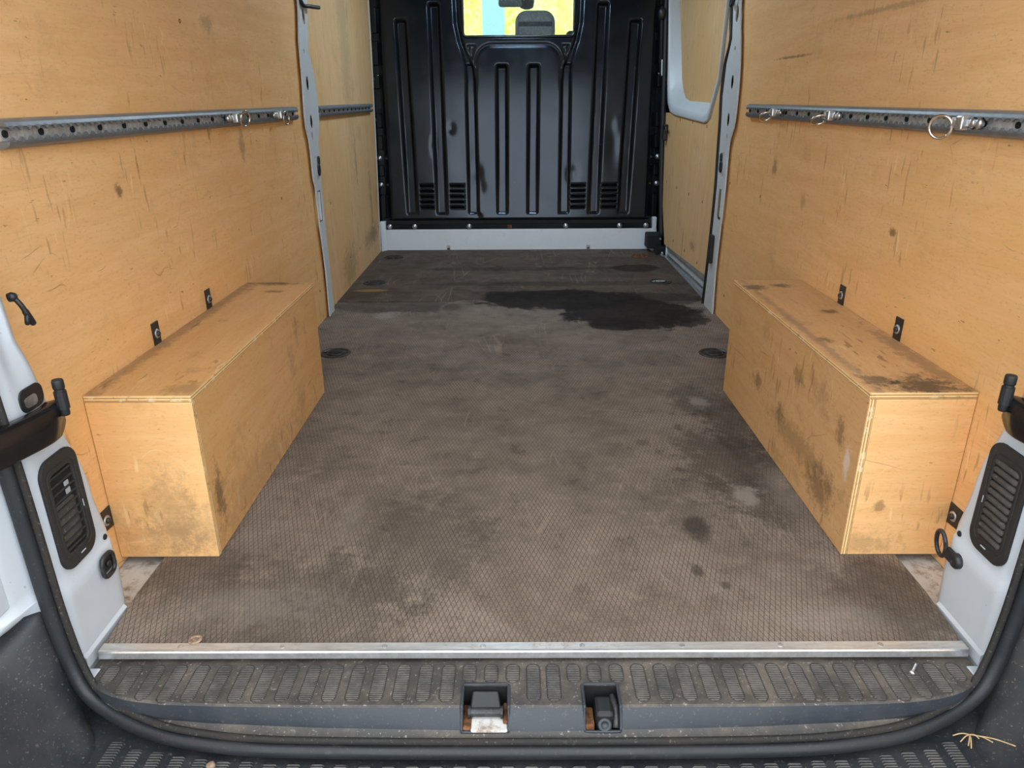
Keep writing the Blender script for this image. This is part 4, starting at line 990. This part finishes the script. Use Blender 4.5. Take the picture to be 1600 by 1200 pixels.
# ------------------------------------------------------------------ bumper step
bp = thing('rear_bumper', (0, -.30, -.30), 'black plastic rear bumper step with ribbed tread pads', 'bumper')
xs = [-.82+1.64*i/66 for i in range(67)]
g = G(); g.loft([[(x, interp(SI, abs(x))+.06, -.135), (x, interp(SI, abs(x))+.05, -.1005), (x, -.40, -.1005), (x, -.415, -.108), (x, -.42, -.30)] for x in xs], False, False, False)
obj('step', g, 'bumper_plastic', bp)
for s in (-1, 1):
    rings = []
    A = [(.800, -.16), (.802, -.11), (.804, -.09), (.807, -.06), (.811, -.03), (.815, 0), (.818, .03), (.821, .06), (.824, .09), (.828, .118), (.834, .128), (.845, .128), (.93, .112), (1.07, .10), (1.09, .07), (1.09, -.30)]
    B = [(.742, -.16), (.743, -.106), (.748, -.1005), (.760, -.0985), (.778, -.093), (.798, -.075), (.818, -.045), (.836, -.010), (.852, .025), (.868, .060), (.878, .073), (.892, .078), (.95, .078), (1.06, .068), (1.08, .05), (1.08, -.30)]
    D = [(.720, -.16), (.721, -.106), (.726, -.1005), (.742, -.0990), (.765, -.095), (.792, -.082), (.818, -.06), (.842, -.032), (.862, -.005), (.880, .018), (.892, .028), (.905, .032), (.96, .032), (1.05, .020), (1.07, .0), (1.07, -.30)]
    for y, k in ((-.03, 0), (-.065, 0), (-.085, .12), (-.105, .45), (-.125, .75), (-.15, 1), (-.20, 1.15), (-.28, 1.45), (-.38, 1.8), (-.45, 2)):
        U, W, q = (A, B, k) if k <= 1 else (B, D, k-1)
        rings.append([(s*(a[0]*(1-q)+b[0]*q), y, a[1]*(1-q)+b[1]*q) for a, b in zip(U, W)])
    g = G(); g.loft(rings, False, False, True)
    o = obj('corner', g, 'bumper_plastic', bp, label='moulded black bumper corner')
bpad = {}
k = 0
for i in range(37):
    x = -.717+.0396*i
    if x > .72: break
    y0 = interp(SI, abs(x))-.020 if abs(x) < .66 else interp(SI, abs(x))-.026; l = .145
    if 'm' not in bpad:
        g = G(); g.loft([[(a, b, 0) for a, b in rrect(-.0115, -l, .0115, 0, .004, 2)], [(a, b, .0022) for a, b in rrect(-.0095, -l+.002, .0095, -.002, .003, 2)]], True, True, False); bpad['m'] = mesh_of(g, 'bumper_pad', 'tread_pad')
    inst(bpad['m'], 'tread_pad', (x, y0, -.1002), bp)

# the two rear doors, swung open beyond the picture's edges
for n, s in ((2, -1), (3, 1)):
    t = thing('door_%d' % n, (s*1.10, -.30, -.08), None, None); t['kind'] = 'structure'; t['label'] = 'open %s-hand rear door, white, standing back from the hinges' % SIDE[s]
    a = Vector((s*1.06, -.30, 0)); b = Vector((s*1.13, -1.07, 0)); d = (b-a).normalized(); L = (b-a).length; nn = Vector((-d.y, d.x, 0))
    fm = lambda u, v, w: tuple(a+d*u+nn*w+Vector((0, 0, v)))
    obj('door_panel', plate(rrect(0, -.06, L, 1.78, .06), [rrect(.12, .95, L-.12, 1.55, .05)], .045, fm, .006), 'white_paint', t)
    obj('door_glass', plate(rrect(.11, .94, L-.11, 1.56, .05), [], .005, lambda u, v, w: fm(u, v, w+.02)), 'glass', t)
    obj('inner_lining', plate(rrect(.09, .06, L-.09, .86, .05), [], .012, lambda u, v, w: fm(u, v, w-.013 if s > 0 else w+.046)), 'plywood_right', t)

# pebble and dry pine needles
g = G(); bmesh.ops.create_icosphere(g.b, subdivisions=2, radius=1)
for v in g.b.verts:
    n = 1+.12*math.sin(v.co.x*3+1)+.10*math.cos(v.co.y*4+v.co.z*2); v.co = Vector((-.531, -.1935, -.0860))+Vector((v.co.x*.0085, v.co.y*.0075, v.co.z*.0068))*n
for f in g.b.faces: f.smooth = True
obj('pebble', g, 'stone', label='small brown pebble resting on the bumper against the seal', cat='pebble')
t = thing('pine_needles', (.742, -.15, -.098), 'dry tuft of pine needles on the right bumper corner', 'twig')
b0 = Vector((.747, -.132, -.089))
for d in ((-.035, -.002, 0), (-.024, -.012, -.006), (-.014, -.022, -.006), (-.010, -.026, -.008), (.010, -.014, .004), (.026, -.030, .012), (.05, -.055, .030)):
    e = Vector(d)*.85; P = [b0, b0+e*.5+Vector((0, 0, .004)), b0+e]
    obj('needle', G().tube(smooth_path(P, 4), .0011, 5), 'straw', t)
